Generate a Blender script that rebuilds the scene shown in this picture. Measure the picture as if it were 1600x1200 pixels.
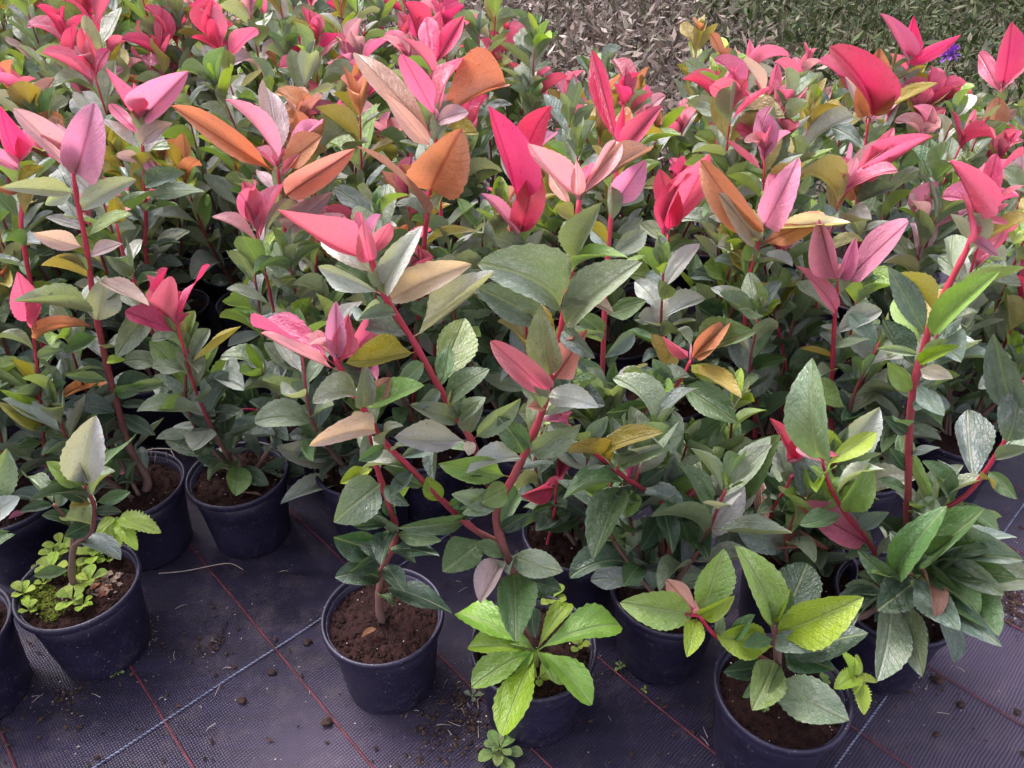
import bpy, math, random
from mathutils import Vector, Matrix, noise as mnoise

for o in list(bpy.data.objects):
    bpy.data.objects.remove(o)
RND = random.Random(11)
scene = bpy.context.scene
COL = scene.collection
U = RND.uniform

# ------------------------------------------------------------------ camera
FPX, PITCH, CAMH = 1205.0, math.radians(35.0), 1.02          # pixels are those of the 1600x1200 photograph
cam_data = bpy.data.cameras.new('camera')
cam_data.sensor_width = 36.0
cam_data.lens = 36.0 * FPX / 1600.0
cam_data.clip_start, cam_data.clip_end = 0.02, 500.0
cam = bpy.data.objects.new('camera', cam_data)
COL.objects.link(cam)
cam.location = (0, 0, CAMH)
cam.rotation_euler = (math.radians(90) - PITCH, 0, 0)
scene.camera = cam

# ------------------------------------------------------------------ sky, sun, exposure
SUN_EL, SUN_AZ = math.radians(58), math.radians(-50)           # azimuth from +Y towards +X
world = bpy.data.worlds.new('World')
scene.world = world
world.use_nodes = True
wn, wl = world.node_tree.nodes, world.node_tree.links
wn.clear()
sky = wn.new('ShaderNodeTexSky')
sky.sky_type = 'NISHITA'
sky.sun_disc = False
sky.sun_elevation = SUN_EL
sky.sun_rotation = SUN_AZ
sky.air_density, sky.dust_density, sky.ozone_density = 1.0, 4.0, 1.0
hs = wn.new('ShaderNodeHueSaturation')                        # thin bright cloud: far less blue than a clear sky
hs.inputs['Saturation'].default_value = 0.32
tint = wn.new('ShaderNodeMix'); tint.data_type = 'RGBA'; tint.blend_type = 'MULTIPLY'
tint.inputs['Factor'].default_value = 1.0
tint.inputs['B'].default_value = (1.0, 0.90, 1.0, 1)
bg = wn.new('ShaderNodeBackground'); bg.inputs['Strength'].default_value = 0.15
wo = wn.new('ShaderNodeOutputWorld')
wl.new(sky.outputs[0], hs.inputs['Color']); wl.new(hs.outputs[0], tint.inputs['A'])
wl.new(tint.outputs['Result'], bg.inputs[0]); wl.new(bg.outputs[0], wo.inputs[0])
sun_data = bpy.data.lights.new('sun', 'SUN')
sun_data.energy, sun_data.angle, sun_data.color = 1.3, math.radians(35), (1.0, 0.94, 0.92)
sun = bpy.data.objects.new('sun', sun_data)
COL.objects.link(sun)
sdir = Vector((math.sin(SUN_AZ) * math.cos(SUN_EL), math.cos(SUN_AZ) * math.cos(SUN_EL), math.sin(SUN_EL)))
sun.rotation_euler = (-sdir).to_track_quat('-Z', 'Y').to_euler()
sun.location = sdir * 20
vs = scene.view_settings
vs.view_transform, vs.look, vs.gamma, vs.exposure, vs.use_curve_mapping = 'Standard', 'None', 1.0, 1.78, False
scene.render.engine = 'CYCLES'
cy = scene.cycles
cy.use_denoising = True
cy.max_bounces, cy.diffuse_bounces, cy.glossy_bounces, cy.transmission_bounces = 4, 2, 2, 2
cy.use_adaptive_sampling, cy.adaptive_threshold = True, 0.02

# ------------------------------------------------------------------ pixel helpers
CAMO = Vector((0, 0, CAMH))
def ray(x, y):
    u, v = (x - 800) / FPX, -(y - 600) / FPX
    return Vector((u, math.cos(PITCH) + v * math.sin(PITCH), -math.sin(PITCH) + v * math.cos(PITCH)))
def at_y(x, y, Y):
    r = ray(x, y); return CAMO + r * (Y / r.y)
def at_z(x, y, z):
    r = ray(x, y); return CAMO + r * ((z - CAMH) / r.z)

# ------------------------------------------------------------------ object helpers
def empty(name, loc):
    o = bpy.data.objects.new(name, None); COL.objects.link(o); o.location = loc; o.empty_display_size = .05; return o
def put(name, mesh, parent=None, m=None):
    o = bpy.data.objects.new(name, mesh); COL.objects.link(o)
    if parent: o.parent = parent
    if m is not None: o.matrix_basis = m
    return o
def tag(o, label=None, cat=None, group=None, kind=None):
    if label: o['label'] = label
    if cat: o['category'] = cat
    if group: o['group'] = group
    if kind: o['kind'] = kind
    return o
def mesh_from(name, verts, faces, mat, smooth=True, uvs=None, attr=None, cols=None):
    me = bpy.data.meshes.new(name)
    me.from_pydata([tuple(v) for v in verts], [], faces)
    if mat: me.materials.append(mat)
    if smooth: me.polygons.foreach_set('use_smooth', [True] * len(me.polygons))
    if uvs:
        lay = me.uv_layers.new(name='UVMap')
        vi = [0] * len(me.loops); me.loops.foreach_get('vertex_index', vi)
        flat = []
        for i in vi: flat += uvs[i]
        lay.data.foreach_set('uv', flat)
    if attr:
        a = me.attributes.new('age', 'FLOAT', 'POINT'); a.data.foreach_set('value', attr)
    if cols:
        a = me.attributes.new('tone', 'FLOAT_COLOR', 'POINT')
        flat = []
        for c in cols: flat += [c[0], c[1], c[2], 1]
        a.data.foreach_set('color', flat)
    me.update()
    return me

# ------------------------------------------------------------------ material helpers
class NT:
    def __init__(s, name):
        s.mat = bpy.data.materials.new(name); s.mat.use_nodes = True
        s.n, s.l = s.mat.node_tree.nodes, s.mat.node_tree.links
        s.n.clear(); s.out = s.n.new('ShaderNodeOutputMaterial')
    def node(s, t, **kw):
        nd = s.n.new(t)
        for k, v in kw.items(): setattr(nd, k, v)
        return nd
    def set(s, sock, v):
        if isinstance(v, bpy.types.NodeSocket): s.l.new(v, sock)
        else:
            if isinstance(v, tuple) and len(v) == 3 and sock.type == 'RGBA': v = v + (1,)
            sock.default_value = v
    def math(s, op, a, b=0.0, c=None, clamp=False):
        nd = s.node('ShaderNodeMath', operation=op, use_clamp=clamp)
        s.set(nd.inputs[0], a); s.set(nd.inputs[1], b)
        if c is not None: s.set(nd.inputs[2], c)
        return nd.outputs[0]
    def mix(s, f, a, b, mode='MIX'):
        nd = s.node('ShaderNodeMix', data_type='RGBA', blend_type=mode)
        s.set(nd.inputs['Factor'], f); s.set(nd.inputs['A'], a); s.set(nd.inputs['B'], b)
        return nd.outputs['Result']
    def noise(s, vec, scale, detail=3, rough=.55, dim='3D'):
        nd = s.node('ShaderNodeTexNoise', noise_dimensions=dim)
        if vec is not None: s.l.new(vec, nd.inputs['Vector'])
        nd.inputs['Scale'].default_value = scale; nd.inputs['Detail'].default_value = detail; nd.inputs['Roughness'].default_value = rough
        return nd.outputs['Fac']
    def ramp(s, fac, lo, hi):
        nd = s.node('ShaderNodeMapRange', clamp=True)
        s.set(nd.inputs[0], fac); nd.inputs[1].default_value = lo; nd.inputs[2].default_value = hi
        return nd.outputs[0]
    def bump(s, h, dist, strength=1.0):
        nd = s.node('ShaderNodeBump'); nd.inputs['Distance'].default_value = dist; nd.inputs['Strength'].default_value = strength
        s.set(nd.inputs['Height'], h); return nd.outputs[0]
    def bsdf(s, col, rough=.5, normal=None, spec=.5):
        b = s.node('ShaderNodeBsdfPrincipled')
        s.set(b.inputs['Base Color'], col); s.set(b.inputs['Roughness'], rough); s.set(b.inputs['Specular IOR Level'], spec)
        if normal is not None: s.l.new(normal, b.inputs['Normal'])
        return b
    def done(s, shader):
        s.l.new(shader.outputs[0] if hasattr(shader, 'outputs') else shader, s.out.inputs[0]); return s.mat

def leaf_material(name, weed=False):
    t = NT(name)
    info = t.node('ShaderNodeObjectInfo')
    uv = t.node('ShaderNodeUVMap').outputs[0]
    sep = t.node('ShaderNodeSeparateXYZ'); t.l.new(uv, sep.inputs[0])
    u, v = sep.outputs[0], sep.outputs[1]
    tc = t.node('ShaderNodeTexCoord').outputs['Object']
    off = t.node('ShaderNodeVectorMath', operation='ADD'); t.l.new(tc, off.inputs[0])
    ov = t.node('ShaderNodeCombineXYZ')
    for i in range(3): t.set(ov.inputs[i], t.math('MULTIPLY', info.outputs['Random'], 37.0 + 11 * i))
    t.l.new(ov.outputs[0], off.inputs[1]); P = off.outputs[0]
    au = t.math('ABSOLUTE', t.math('SUBTRACT', u, .5))
    midrib = t.math('SUBTRACT', 1.0, t.ramp(au, .012, .045))
    ph = t.math('ADD', t.math('MULTIPLY', v, 11.0), t.math('MULTIPLY', au, -7.0))
    tri = t.math('ABSOLUTE', t.math('SUBTRACT', t.math('FRACT', ph), .5))
    vein = t.math('SUBTRACT', 1.0, t.ramp(tri, .0, .10))
    blot = t.noise(P, 3.0, 1); fine = t.noise(P, 22.0, 2, .7)
    base = info.outputs['Color']
    col = t.mix(t.math('MULTIPLY', t.ramp(blot, .35, .75), .30), base, t.mix(1.0, base, (1.35, 1.2, .8), 'MULTIPLY'))
    col = t.mix(t.math('MULTIPLY', t.ramp(fine, .35, .75), .18), col, t.mix(1.0, col, (.62, .66, .62), 'MULTIPLY'))
    hsv = t.node('ShaderNodeHueSaturation'); t.set(hsv.inputs['Color'], col)
    t.set(hsv.inputs['Value'], t.math('ADD', .86, t.math('MULTIPLY', info.outputs['Random'], .28)))
    t.set(hsv.inputs['Hue'], t.math('ADD', .493, t.math('MULTIPLY', t.math('FRACT', t.math('MULTIPLY', info.outputs['Random'], 7.3)), .014)))
    col = hsv.outputs[0]
    sc = t.node('ShaderNodeSeparateColor'); t.set(sc.inputs[0], base)
    redness = t.ramp(t.math('SUBTRACT', sc.outputs[0], sc.outputs[1]), 0.0, .25)
    # young blades ripen unevenly: part of the blade turns bronze or olive, strength differs from leaf to leaf
    rip = t.math('MULTIPLY', t.ramp(t.math('ADD', t.math('MULTIPLY', t.noise(P, 1.6, 0), 1.0), t.math('MULTIPLY', v, .35)), .45, .85), t.math('MULTIPLY', t.math('ADD', .2, t.math('MULTIPLY', redness, .8)), t.math('FRACT', t.math('MULTIPLY', info.outputs['Random'], 13.7))))
    col = t.mix(t.math('MULTIPLY', rip, .55), col, t.mix(.5, col, (.34, .27, .13)))
    pale = t.math('MULTIPLY', t.ramp(au, .25, .5), t.math('FRACT', t.math('MULTIPLY', info.outputs['Random'], 5.1)))
    col = t.mix(t.math('MULTIPLY', pale, .3), col, t.mix(.5, col, t.mix(redness, (.40, .45, .36), (.55, .42, .44))))
    col = t.mix(t.math('MULTIPLY', vein, .10), col, t.mix(1.0, col, (1.5, 1.4, 1.3), 'MULTIPLY'))
    ribcol = t.mix(redness, t.mix(.45, col, (.38, .45, .22)), t.mix(1.0, col, (.62, .4, .45), 'MULTIPLY'))
    col = t.mix(t.math('MULTIPLY', midrib, .75), col, ribcol)
    petiole = t.math('SUBTRACT', 1.0, t.ramp(v, .05, .12))
    if not weed: col = t.mix(t.math('MULTIPLY', petiole, .8), col, t.mix(.5, col, (.42, .05, .07)))
    spot = t.ramp(t.noise(P, 26.0, 0, .5), .76, .80)
    col = t.mix(t.math('MULTIPLY', spot, .45), col, t.mix(1.0, col, (.35, .25, .25), 'MULTIPLY'))
    # dried hard-water residue, amount per leaf in the object's alpha
    spots = t.ramp(t.noise(P, 9.0, 3, .75), .50, .66)
    speck = t.ramp(t.noise(P, 48.0, 1, .6), .62, .70)
    res = t.math('MULTIPLY', t.math('MAXIMUM', t.math('MULTIPLY', spots, .55), t.math('MULTIPLY', speck, .8)), t.math('SUBTRACT', 1.0, info.outputs['Alpha']), clamp=True)
    geo = t.node('ShaderNodeNewGeometry')
    back = geo.outputs['Backfacing']
    top = t.mix(res, col, (.62, .60, .56))
    under = t.mix(.30, t.mix(1.0, col, (1.05, 1.02, .95), 'MULTIPLY'), (.42, .44, .33))
    under = t.mix(redness, under, col)
    surf = t.mix(back, top, under)
    h = t.math('ADD', t.math('MULTIPLY', vein, -.12), t.math('ADD', t.math('MULTIPLY', midrib, -.6), t.math('MULTIPLY', blot, 1.6)))
    nrm = t.bump(t.math('ADD', h, t.math('MULTIPLY', fine, .5)), .010, .55)
    rough = t.math('ADD', t.math('MULTIPLY', back, .22), t.math('ADD', .30, t.math('ADD', t.math('MULTIPLY', res, .35), t.math('MULTIPLY', fine, .12))))
    b = t.bsdf(surf, rough, nrm, .95)
    tr = t.node('ShaderNodeBsdfTranslucent')
    t.set(tr.inputs[0], t.mix(1.0, col, t.mix(redness, (1.25, 1.25, .45), (1.15, .9, .95)), 'MULTIPLY'))
    mx = t.node('ShaderNodeMixShader')
    t.set(mx.inputs[0], t.math('ADD', .24, t.math('MULTIPLY', redness, .16)))
    t.l.new(b.outputs[0], mx.inputs[1]); t.l.new(tr.outputs[0], mx.inputs[2])
    return t.done(mx)
M_LEAF = leaf_material('shrub_leaf')
M_WEED = leaf_material('weed_leaf', True)

def stem_material():
    t = NT('stem_bark')
    age = t.node('ShaderNodeAttribute', attribute_name='age').outputs['Fac']
    tc = t.node('ShaderNodeTexCoord').outputs['Object']
    n = t.noise(tc, 160, 4, .7); n2 = t.noise(tc, 30, 3)
    a = t.math('ADD', age, t.math('MULTIPLY', t.math('SUBTRACT', n2, .5), .35))
    old = t.mix(n, (.085, .05, .042), (.24, .16, .13))
    mid = t.mix(n, (.14, .022, .028), (.26, .06, .06))
    new = t.mix(n2, (.36, .012, .04), (.50, .04, .085))
    c = t.mix(t.ramp(a, .15, .55), old, mid); c = t.mix(t.ramp(a, .45, .9), c, new)
    return t.done(t.bsdf(c, .45, t.bump(n, .0015, .6), .4))
M_STEM = stem_material()

def pot_material():
    t = NT('pot_plastic')
    tc = t.node('ShaderNodeTexCoord').outputs['Object']
    info = t.node('ShaderNodeObjectInfo')
    ofs = t.node('ShaderNodeVectorMath', operation='ADD'); t.l.new(tc, ofs.inputs[0]); t.l.new(info.outputs['Location'], ofs.inputs[1]); P = ofs.outputs[0]
    big = t.noise(P, 14, 4, .6); sp = t.noise(P, 320, 2, .6); sm = t.noise(P, 55, 5, .75)
    z = t.node('ShaderNodeSeparateXYZ'); t.l.new(tc, z.inputs[0])
    low = t.math('SUBTRACT', 1.0, t.ramp(z.outputs[2], .0, .07))
    c = t.mix(t.ramp(big, .3, .75), (.006, .0052, .019), (.018, .0155, .044))
    dust = t.math('MULTIPLY', t.ramp(sm, .52, .78), t.math('ADD', .22, t.math('MULTIPLY', low, .4)))
    c = t.mix(dust, c, (.10, .088, .09))
    c = t.mix(t.math('MULTIPLY', t.ramp(sp, .66, .72), .7), c, (.26, .24, .26))
    r = t.math('ADD', .36, t.math('MULTIPLY', sm, .25))
    return t.done(t.bsdf(c, r, t.bump(sm, .0012, .35), .5))
M_POT = pot_material()

def soil_material():
    t = NT('potting_soil')
    tc = t.node('ShaderNodeTexCoord').outputs['Object']
    info = t.node('ShaderNodeObjectInfo')
    ofs = t.node('ShaderNodeVectorMath', operation='ADD'); t.l.new(tc, ofs.inputs[0]); t.l.new(info.outputs['Location'], ofs.inputs[1]); P = ofs.outputs[0]
    a = t.noise(P, 90, 5, .75); b = t.noise(P, 260, 3, .7); d = t.noise(P, 26, 3)
    c = t.mix(t.ramp(a, .3, .72), (.0045, .0018, .0016), (.042, .0145, .0105))
    c = t.mix(t.math('MULTIPLY', t.ramp(d, .4, .7), .5), c, (.016, .006, .005))
    c = t.mix(t.math('MULTIPLY', t.ramp(b, .60, .76), .5), c, (.12, .055, .04))
    return t.done(t.bsdf(c, .9, t.bump(t.math('ADD', a, t.math('MULTIPLY', b, .5)), .006, .9), .25))
M_SOIL = soil_material()

def flat_material(name, ca, cb, scale, rough=.8, bump=.002, spec=.3):
    t = NT(name)
    tc = t.node('ShaderNodeTexCoord').outputs['Object']
    n = t.noise(tc, scale, 4, .65)
    return t.done(t.bsdf(t.mix(t.ramp(n, .3, .7), ca, cb), rough, t.bump(n, bump, .6), spec))
M_CRUMB = flat_material('crumb_soil', (.020, .012, .010), (.075, .045, .035), 120, .95)
M_CHAFF = flat_material('pale_chaff', (.22, .17, .13), (.50, .45, .40), 60, .8)
M_STRAW = flat_material('dry_straw', (.24, .19, .14), (.46, .41, .36), 60, .7)
M_DRYLEAF = flat_material('dead_leaf', (.16, .05, .03), (.33, .13, .07), 60, .7)
M_LITTER = flat_material('pale_litter', (.10, .07, .05), (.26, .20, .15), 60, .8)
M_MOSS = flat_material('moss', (.05, .075, .008), (.17, .21, .02), 300, .9, .004)
M_GRIT = flat_material('white_grit', (.5, .47, .4), (.7, .68, .6), 90, .8)
M_WIRE = flat_material('fence_wire', (.02, .017, .017), (.05, .035, .03), 30, .6)
M_POST = flat_material('post_wood', (.27, .15, .13), (.42, .27, .23), 18, .85)

def tone_material(name, rough=.75, transl=.2):
    t = NT(name)
    a = t.node('ShaderNodeAttribute', attribute_name='tone').outputs['Color']
    b = t.bsdf(a, rough, None, .3)
    tr = t.node('ShaderNodeBsdfTranslucent'); t.set(tr.inputs[0], a)
    mx = t.node('ShaderNodeMixShader'); mx.inputs[0].default_value = transl
    t.l.new(b.outputs[0], mx.inputs[1]); t.l.new(tr.outputs[0], mx.inputs[2])
    return t.done(mx)
M_TONE = tone_material('grass_blade')

# ------------------------------------------------------------------ the setting: ground, weed mat
def ground_material():
    t = NT('bare_earth')
    tc = t.node('ShaderNodeTexCoord').outputs['Object']
    a = t.noise(tc, 1.2, 4, .6); b = t.noise(tc, 14, 5, .7); d = t.noise(tc, 80, 3, .7)
    c = t.mix(t.ramp(b, .3, .7), (.085, .058, .046), (.23, .165, .135))
    c = t.mix(t.math('MULTIPLY', t.ramp(a, .5, .7), .6), c, (.07, .08, .03))
    c = t.mix(t.math('MULTIPLY', t.ramp(d, .55, .75), .5), c, (.33, .27, .22))
    return t.done(t.bsdf(c, .95, t.bump(t.math('ADD', b, t.math('MULTIPLY', d, .4)), .03, .8), .2))
g = mesh_from('ground', [(-60, -40, -.012), (60, -40, -.012), (60, 90, -.012), (-60, 90, -.012)], [(0, 1, 2, 3)], ground_material(), False)
tag(put('ground', g), kind='structure')

MA = math.radians(-46.3)                                        # direction of the red threads
MD, MN = Vector((math.cos(MA), math.sin(MA), 0)), Vector((-math.sin(MA), math.cos(MA), 0))
def mat_material():
    t = NT('woven_weed_mat')
    tc = t.node('ShaderNodeTexCoord').outputs['Object']
    mp = t.node('ShaderNodeMapping'); mp.inputs['Rotation'].default_value = (0, 0, -MA); t.l.new(tc, mp.inputs[0])
    sp = t.node('ShaderNodeSeparateXYZ'); t.l.new(mp.outputs[0], sp.inputs[0])
    wob = t.math('MULTIPLY', t.noise(tc, 9, 3), .012)
    def rib(ax, period):
        f = t.math('FRACT', t.math('DIVIDE', t.math('ADD', sp.outputs[ax], wob), period))
        return t.math('ABSOLUTE', t.math('SUBTRACT', t.math('MULTIPLY', f, 2.0), 1.0))
    ra, rb = rib(0, .0042), rib(1, .0034)
    gap = t.math('MAXIMUM', t.ramp(ra, .60, .98), t.math('MULTIPLY', t.ramp(rb, .62, .98), .75))
    big = t.noise(tc, 3.2, 4, .6); sm = t.noise(tc, 26, 5, .72); spk = t.noise(tc, 240, 2, .6)
    st = t.node('ShaderNodeMapping'); st.inputs['Rotation'].default_value = (0, 0, -MA); st.inputs['Scale'].default_value = (2.0, 16, 1); t.l.new(tc, st.inputs[0])
    streak = t.noise(st.outputs[0], 2.2, 3, .6)
    c = t.mix(t.ramp(streak, .3, .72), (.009, .0070, .024), (.033, .026, .070))
    c = t.mix(gap, c, (.003, .0025, .006))
    c = t.mix(t.math('MULTIPLY', t.ramp(t.math('MULTIPLY', sm, t.math('ADD', big, .5)), .50, .78), .55), c, (.10, .08, .085))
    c = t.mix(t.math('MULTIPLY', t.ramp(spk, .70, .77), .55), c, (.32, .28, .28))
    # lavender glare painted into the mat colour: front right side and one oval patch
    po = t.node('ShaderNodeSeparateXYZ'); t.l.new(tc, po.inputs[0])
    glare = t.ramp(t.math('ADD', po.outputs[0], t.math('MULTIPLY', big, .35)), .55, 1.05)
    glare = t.math('MULTIPLY', glare, t.math('SUBTRACT', 1.0, t.ramp(po.outputs[1], .9, 1.1)))
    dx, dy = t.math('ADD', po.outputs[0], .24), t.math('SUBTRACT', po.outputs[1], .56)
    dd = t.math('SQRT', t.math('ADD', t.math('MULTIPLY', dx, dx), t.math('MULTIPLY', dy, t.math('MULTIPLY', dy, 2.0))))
    glare = t.math('MAXIMUM', glare, t.math('MULTIPLY', t.math('SUBTRACT', 1.0, t.ramp(t.math('ADD', dd, t.math('MULTIPLY', sm, .10)), .08, .26)), .6))
    c = t.mix(t.math('MULTIPLY', glare, t.math('SUBTRACT', .62, t.math('MULTIPLY', gap, .45))), c, (.125, .098, .145))
    h = t.math('SUBTRACT', t.math('MULTIPLY', sm, .3), gap)
    return t.done(t.bsdf(c, t.math('ADD', .42, t.math('MULTIPLY', sm, .22)), t.bump(h, .0016, .8), .4))
# gently wavy sheet
NX, NY = 90, 70
mv, mf = [], []
for j in range(NY + 1):
    for i in range(NX + 1):
        x, y = -3.0 + 5.2 * i / NX, -.9 + 3.7 * j / NY
        mv.append((x, y, .0025 * (mnoise.noise(Vector((x * 3, y * 3, 0))) - .8)))
for j in range(NY):
    for i in range(NX):
        a = j * (NX + 1) + i; mf.append((a, a + 1, a + NX + 2, a + NX + 1))
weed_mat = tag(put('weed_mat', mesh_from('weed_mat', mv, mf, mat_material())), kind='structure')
M_RED = flat_material('red_thread', (.045, .010, .016), (.15, .035, .045), 45, .7)
M_BLUE = flat_material('blue_white_cord', (.05, .07, .13), (.24, .28, .38), 120, .6)
def strip(p0, p1, w, z, mat, name):
    d = (p1 - p0).normalized(); n = Vector((-d.y, d.x, 0)); k = 70; vv, ff = [], []
    for i in range(k + 1):
        p = p0.lerp(p1, i / k) + n * .0022 * mnoise.noise(Vector((i * .31, p0.x * 9, 0)))
        ww = w * (.75 + .5 * abs(mnoise.noise(Vector((i * .9, p0.x * 5, 3)))))
        vv += [p + n * ww + Vector((0, 0, z - .0008)), p + Vector((0, 0, z + .0008)), p - n * ww + Vector((0, 0, z - .0008))]
        if i < k: a = i * 3; ff += [(a, a + 1, a + 4, a + 3), (a + 1, a + 2, a + 5, a + 4)]
    return put(name, mesh_from(name, vv, ff, mat), weed_mat)
for k in range(-4, 12):
    off = .0735 + .1745 * k
    c = MN * off
    strip(c + MD * -2.2, c + MD * 1.5, .0018, .0016, M_RED, 'red_thread')
for off in (-1.48, -.79, -.10, .59, 1.28):                     # twisted blue and white marking cords
    vv, ff = [], []
    s, step = -.7, .0062
    base = MD * off
    while s < 2.3:
        p = base + MN * s + MD * .002 * mnoise.noise(Vector((s * 9, off, 0)))
        a, b = p - MN * .0036 - MD * .0012, p + MN * .0036 + MD * .0012
        i0 = len(vv)
        for q, ww in ((a, .0003), (p, .0015), (b, .0003)):
            vv += [q + MD * ww + Vector((0, 0, .0016)), q + Vector((0, 0, .0016 + ww * 1.2)), q - MD * ww + Vector((0, 0, .0016))]
        for r in (0, 3):
            ff += [(i0 + r, i0 + r + 1, i0 + r + 4, i0 + r + 3), (i0 + r + 1, i0 + r + 2, i0 + r + 5, i0 + r + 4)]
        s += step
    tag(put('marking_cord', mesh_from('marking_cord', vv, ff, M_BLUE), weed_mat), kind='stuff')

# ------------------------------------------------------------------ leaves
def leaf_mesh(name, shape, curl, fold, twist, teeth, wav, seed, mat):
    """length 1 along +Y, full width 1 along X, upper side +Z"""
    r = random.Random(seed)
    nl, cols = (26, (-1, -.55, 0, .55, 1))
    vv, uv = [], []
    ph = r.uniform(0, 6.28)
    for i in range(nl + 1):
        v = i / nl
        t = max(0, (v - .085) / .915)
        if shape == 'oval': w = (math.sin(math.pi * t ** 1.12) ** .80) * (1 - .10 * t)
        elif shape == 'lance': w = math.sin(math.pi * t ** .92) ** .95
        elif shape == 'strap': w = math.sin(math.pi * t ** 1.28) ** .68
        elif shape == 'spoon': w = math.sin(math.pi * t ** 1.75) ** .75
        else: w = math.sin(math.pi * t ** .68) ** .72            # broad-based weed leaf
        if t >= 1: w = 0
        w = .5 * max(w, .035 if v < .15 else (.0 if i == nl else .015))
        if teeth and .12 < v < .97:
            w *= 1 + teeth * (1 if i % 2 else -1) * r.uniform(.3, 1.3)
        bend = curl * (v ** 1.7)
        # integrate the bent midrib
        ang = curl * 1.2 * v
        y = v if abs(curl) < 1e-4 else math.sin(ang) / (1.2 * curl)
        z = 0 if abs(curl) < 1e-4 else -(1 - math.cos(ang)) / (1.2 * curl)
        for cx in cols:
            x = cx * w
            zz = abs(cx) * w * fold + wav * abs(cx) ** 2 * math.sin(v * 9 + ph + (1.3 if cx > 0 else 0)) * min(1, w * 4)
            tw = twist * v
            X, Z = x * math.cos(tw) - zz * math.sin(tw), x * math.sin(tw) + zz * math.cos(tw)
            # tilt cross-section with the bend
            vv.append((X, y + Z * math.sin(ang), z + Z * math.cos(ang)))
            uv.append((.5 + cx * .5 * max(.12, w * 2), v))
    # turn and scale so that the tip lies on the axis at distance 1: the blade arches between stalk and tip
    ty, tz = vv[-3][1], vv[-3][2]; ll = math.hypot(ty, tz); co, si = ty / ll, tz / ll
    vv = [(x, (y * co + z * si) / ll, (z * co - y * si) / ll) for (x, y, z) in vv]
    nc = len(cols); ff = []
    for i in range(nl):
        for j in range(nc - 1):
            a = i * nc + j; ff.append((a, a + 1, a + nc + 1, a + nc))
    return mesh_from(name, vv, ff, mat, True, uv)
OVAL = [leaf_mesh('oval_leaf', 'oval', c, f, t, .035, w, i, M_LEAF) for i, (c, f, t, w) in enumerate(
    [(.15, .22, 0, .012), (.5, .30, .15, .02), (.9, .35, -.1, .015), (-.25, .25, .2, .02), (.35, .55, -.25, .02), (.7, .12, .4, .04), (.05, .4, -.2, .035), (1.3, .3, .3, .03), (1.0, .5, -.35, .04), (-.4, .45, .3, .03)])]
LANCE = [leaf_mesh('young_leaf', sh, c, f, t, .012, w, 40 + i, M_LEAF) for i, (sh, c, f, t, w) in enumerate(
    [('lance', .2, .25, 0, .02), ('strap', .6, .40, .25, .035), ('strap', -.35, .3, -.3, .03), ('lance', 1.1, .5, .15, .03), ('strap', .35, .75, -.25, .03), ('strap', .1, .15, .45, .04), ('lance', .8, .2, -.4, .035),
     ('strap', 1.3, .35, .3, .04), ('strap', .25, .5, .1, .025), ('lance', -.5, .6, .3, .03)])]
SPOON = [leaf_mesh('rosette_leaf', 'spoon', c, f, t, .05, w, 70 + i, M_WEED) for i, (c, f, t, w) in enumerate(
    [(.9, .22, 0, .03), (1.2, .3, .15, .04), (.8, .25, -.2, .04)])]
NETTLE = [leaf_mesh('toothed_leaf', 'nettle', c, f, 0, .12, .03, 80 + i, M_WEED) for i, (c, f) in enumerate([(.4, .25), (.8, .3)])]
SEEDL = [leaf_mesh('seedling_leaf', 'spoon', c, .2, 0, 0, .01, 90 + i, M_WEED) for i, c in enumerate([.3, .8])]

PAL = dict(R=(.60, .048, .155), P=(.64, .15, .26), K=(.66, .28, .43), p=(.70, .38, .42), M=(.42, .09, .19), m=(.50, .36, .43),
           O=(.46, .205, .085), o=(.50, .27, .20), Y=(.29, .25, .025), y=(.29, .28, .08), L=(.25, .39, .025), l=(.19, .33, .07),
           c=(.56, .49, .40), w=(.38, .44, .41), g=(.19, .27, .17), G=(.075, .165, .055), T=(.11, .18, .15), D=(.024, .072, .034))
RESIDUE = dict(w=.9, c=.6, g=.5, T=.45, l=.25, Y=.15, G=.25, D=.12, m=.3)
def leaf_matrix(base, tip, width, normal, origin):
    ax = tip - base; L = ax.length; ax /= L
    n = normal - ax * normal.dot(ax)
    if n.length < 1e-5: n = Vector((0, 0, 1)) - ax * ax.z
    n.normalize(); x = ax.cross(n)
    m = Matrix.Identity(4)
    for i in range(3):
        m[i][0], m[i][1], m[i][2], m[i][3] = x[i] * width, ax[i] * L, n[i] * L, base[i] - origin[i]
    return m
NLEAF = [0]
def add_leaf(parent, origin, base, tip, wr, code, normal, mesh=None, name='leaf'):
    L = (tip - base).length
    if mesh is None: mesh = RND.choice(LANCE if code in 'RPKpMmOo' and RND.random() < .8 else OVAL)
    o = put(name, mesh, parent, leaf_matrix(base, tip, L * wr, normal, origin))
    c = PAL[code]; j = U(.84, 1.16)
    o.color = (min(.9, c[0] * j * U(.93, 1.07)), min(.9, c[1] * j * U(.93, 1.07)), min(.9, c[2] * j * U(.92, 1.08)), 1 - min(1, RESIDUE.get(code, .08) * U(.3, 1.5)))
    NLEAF[0] += 1
    return o
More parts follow.
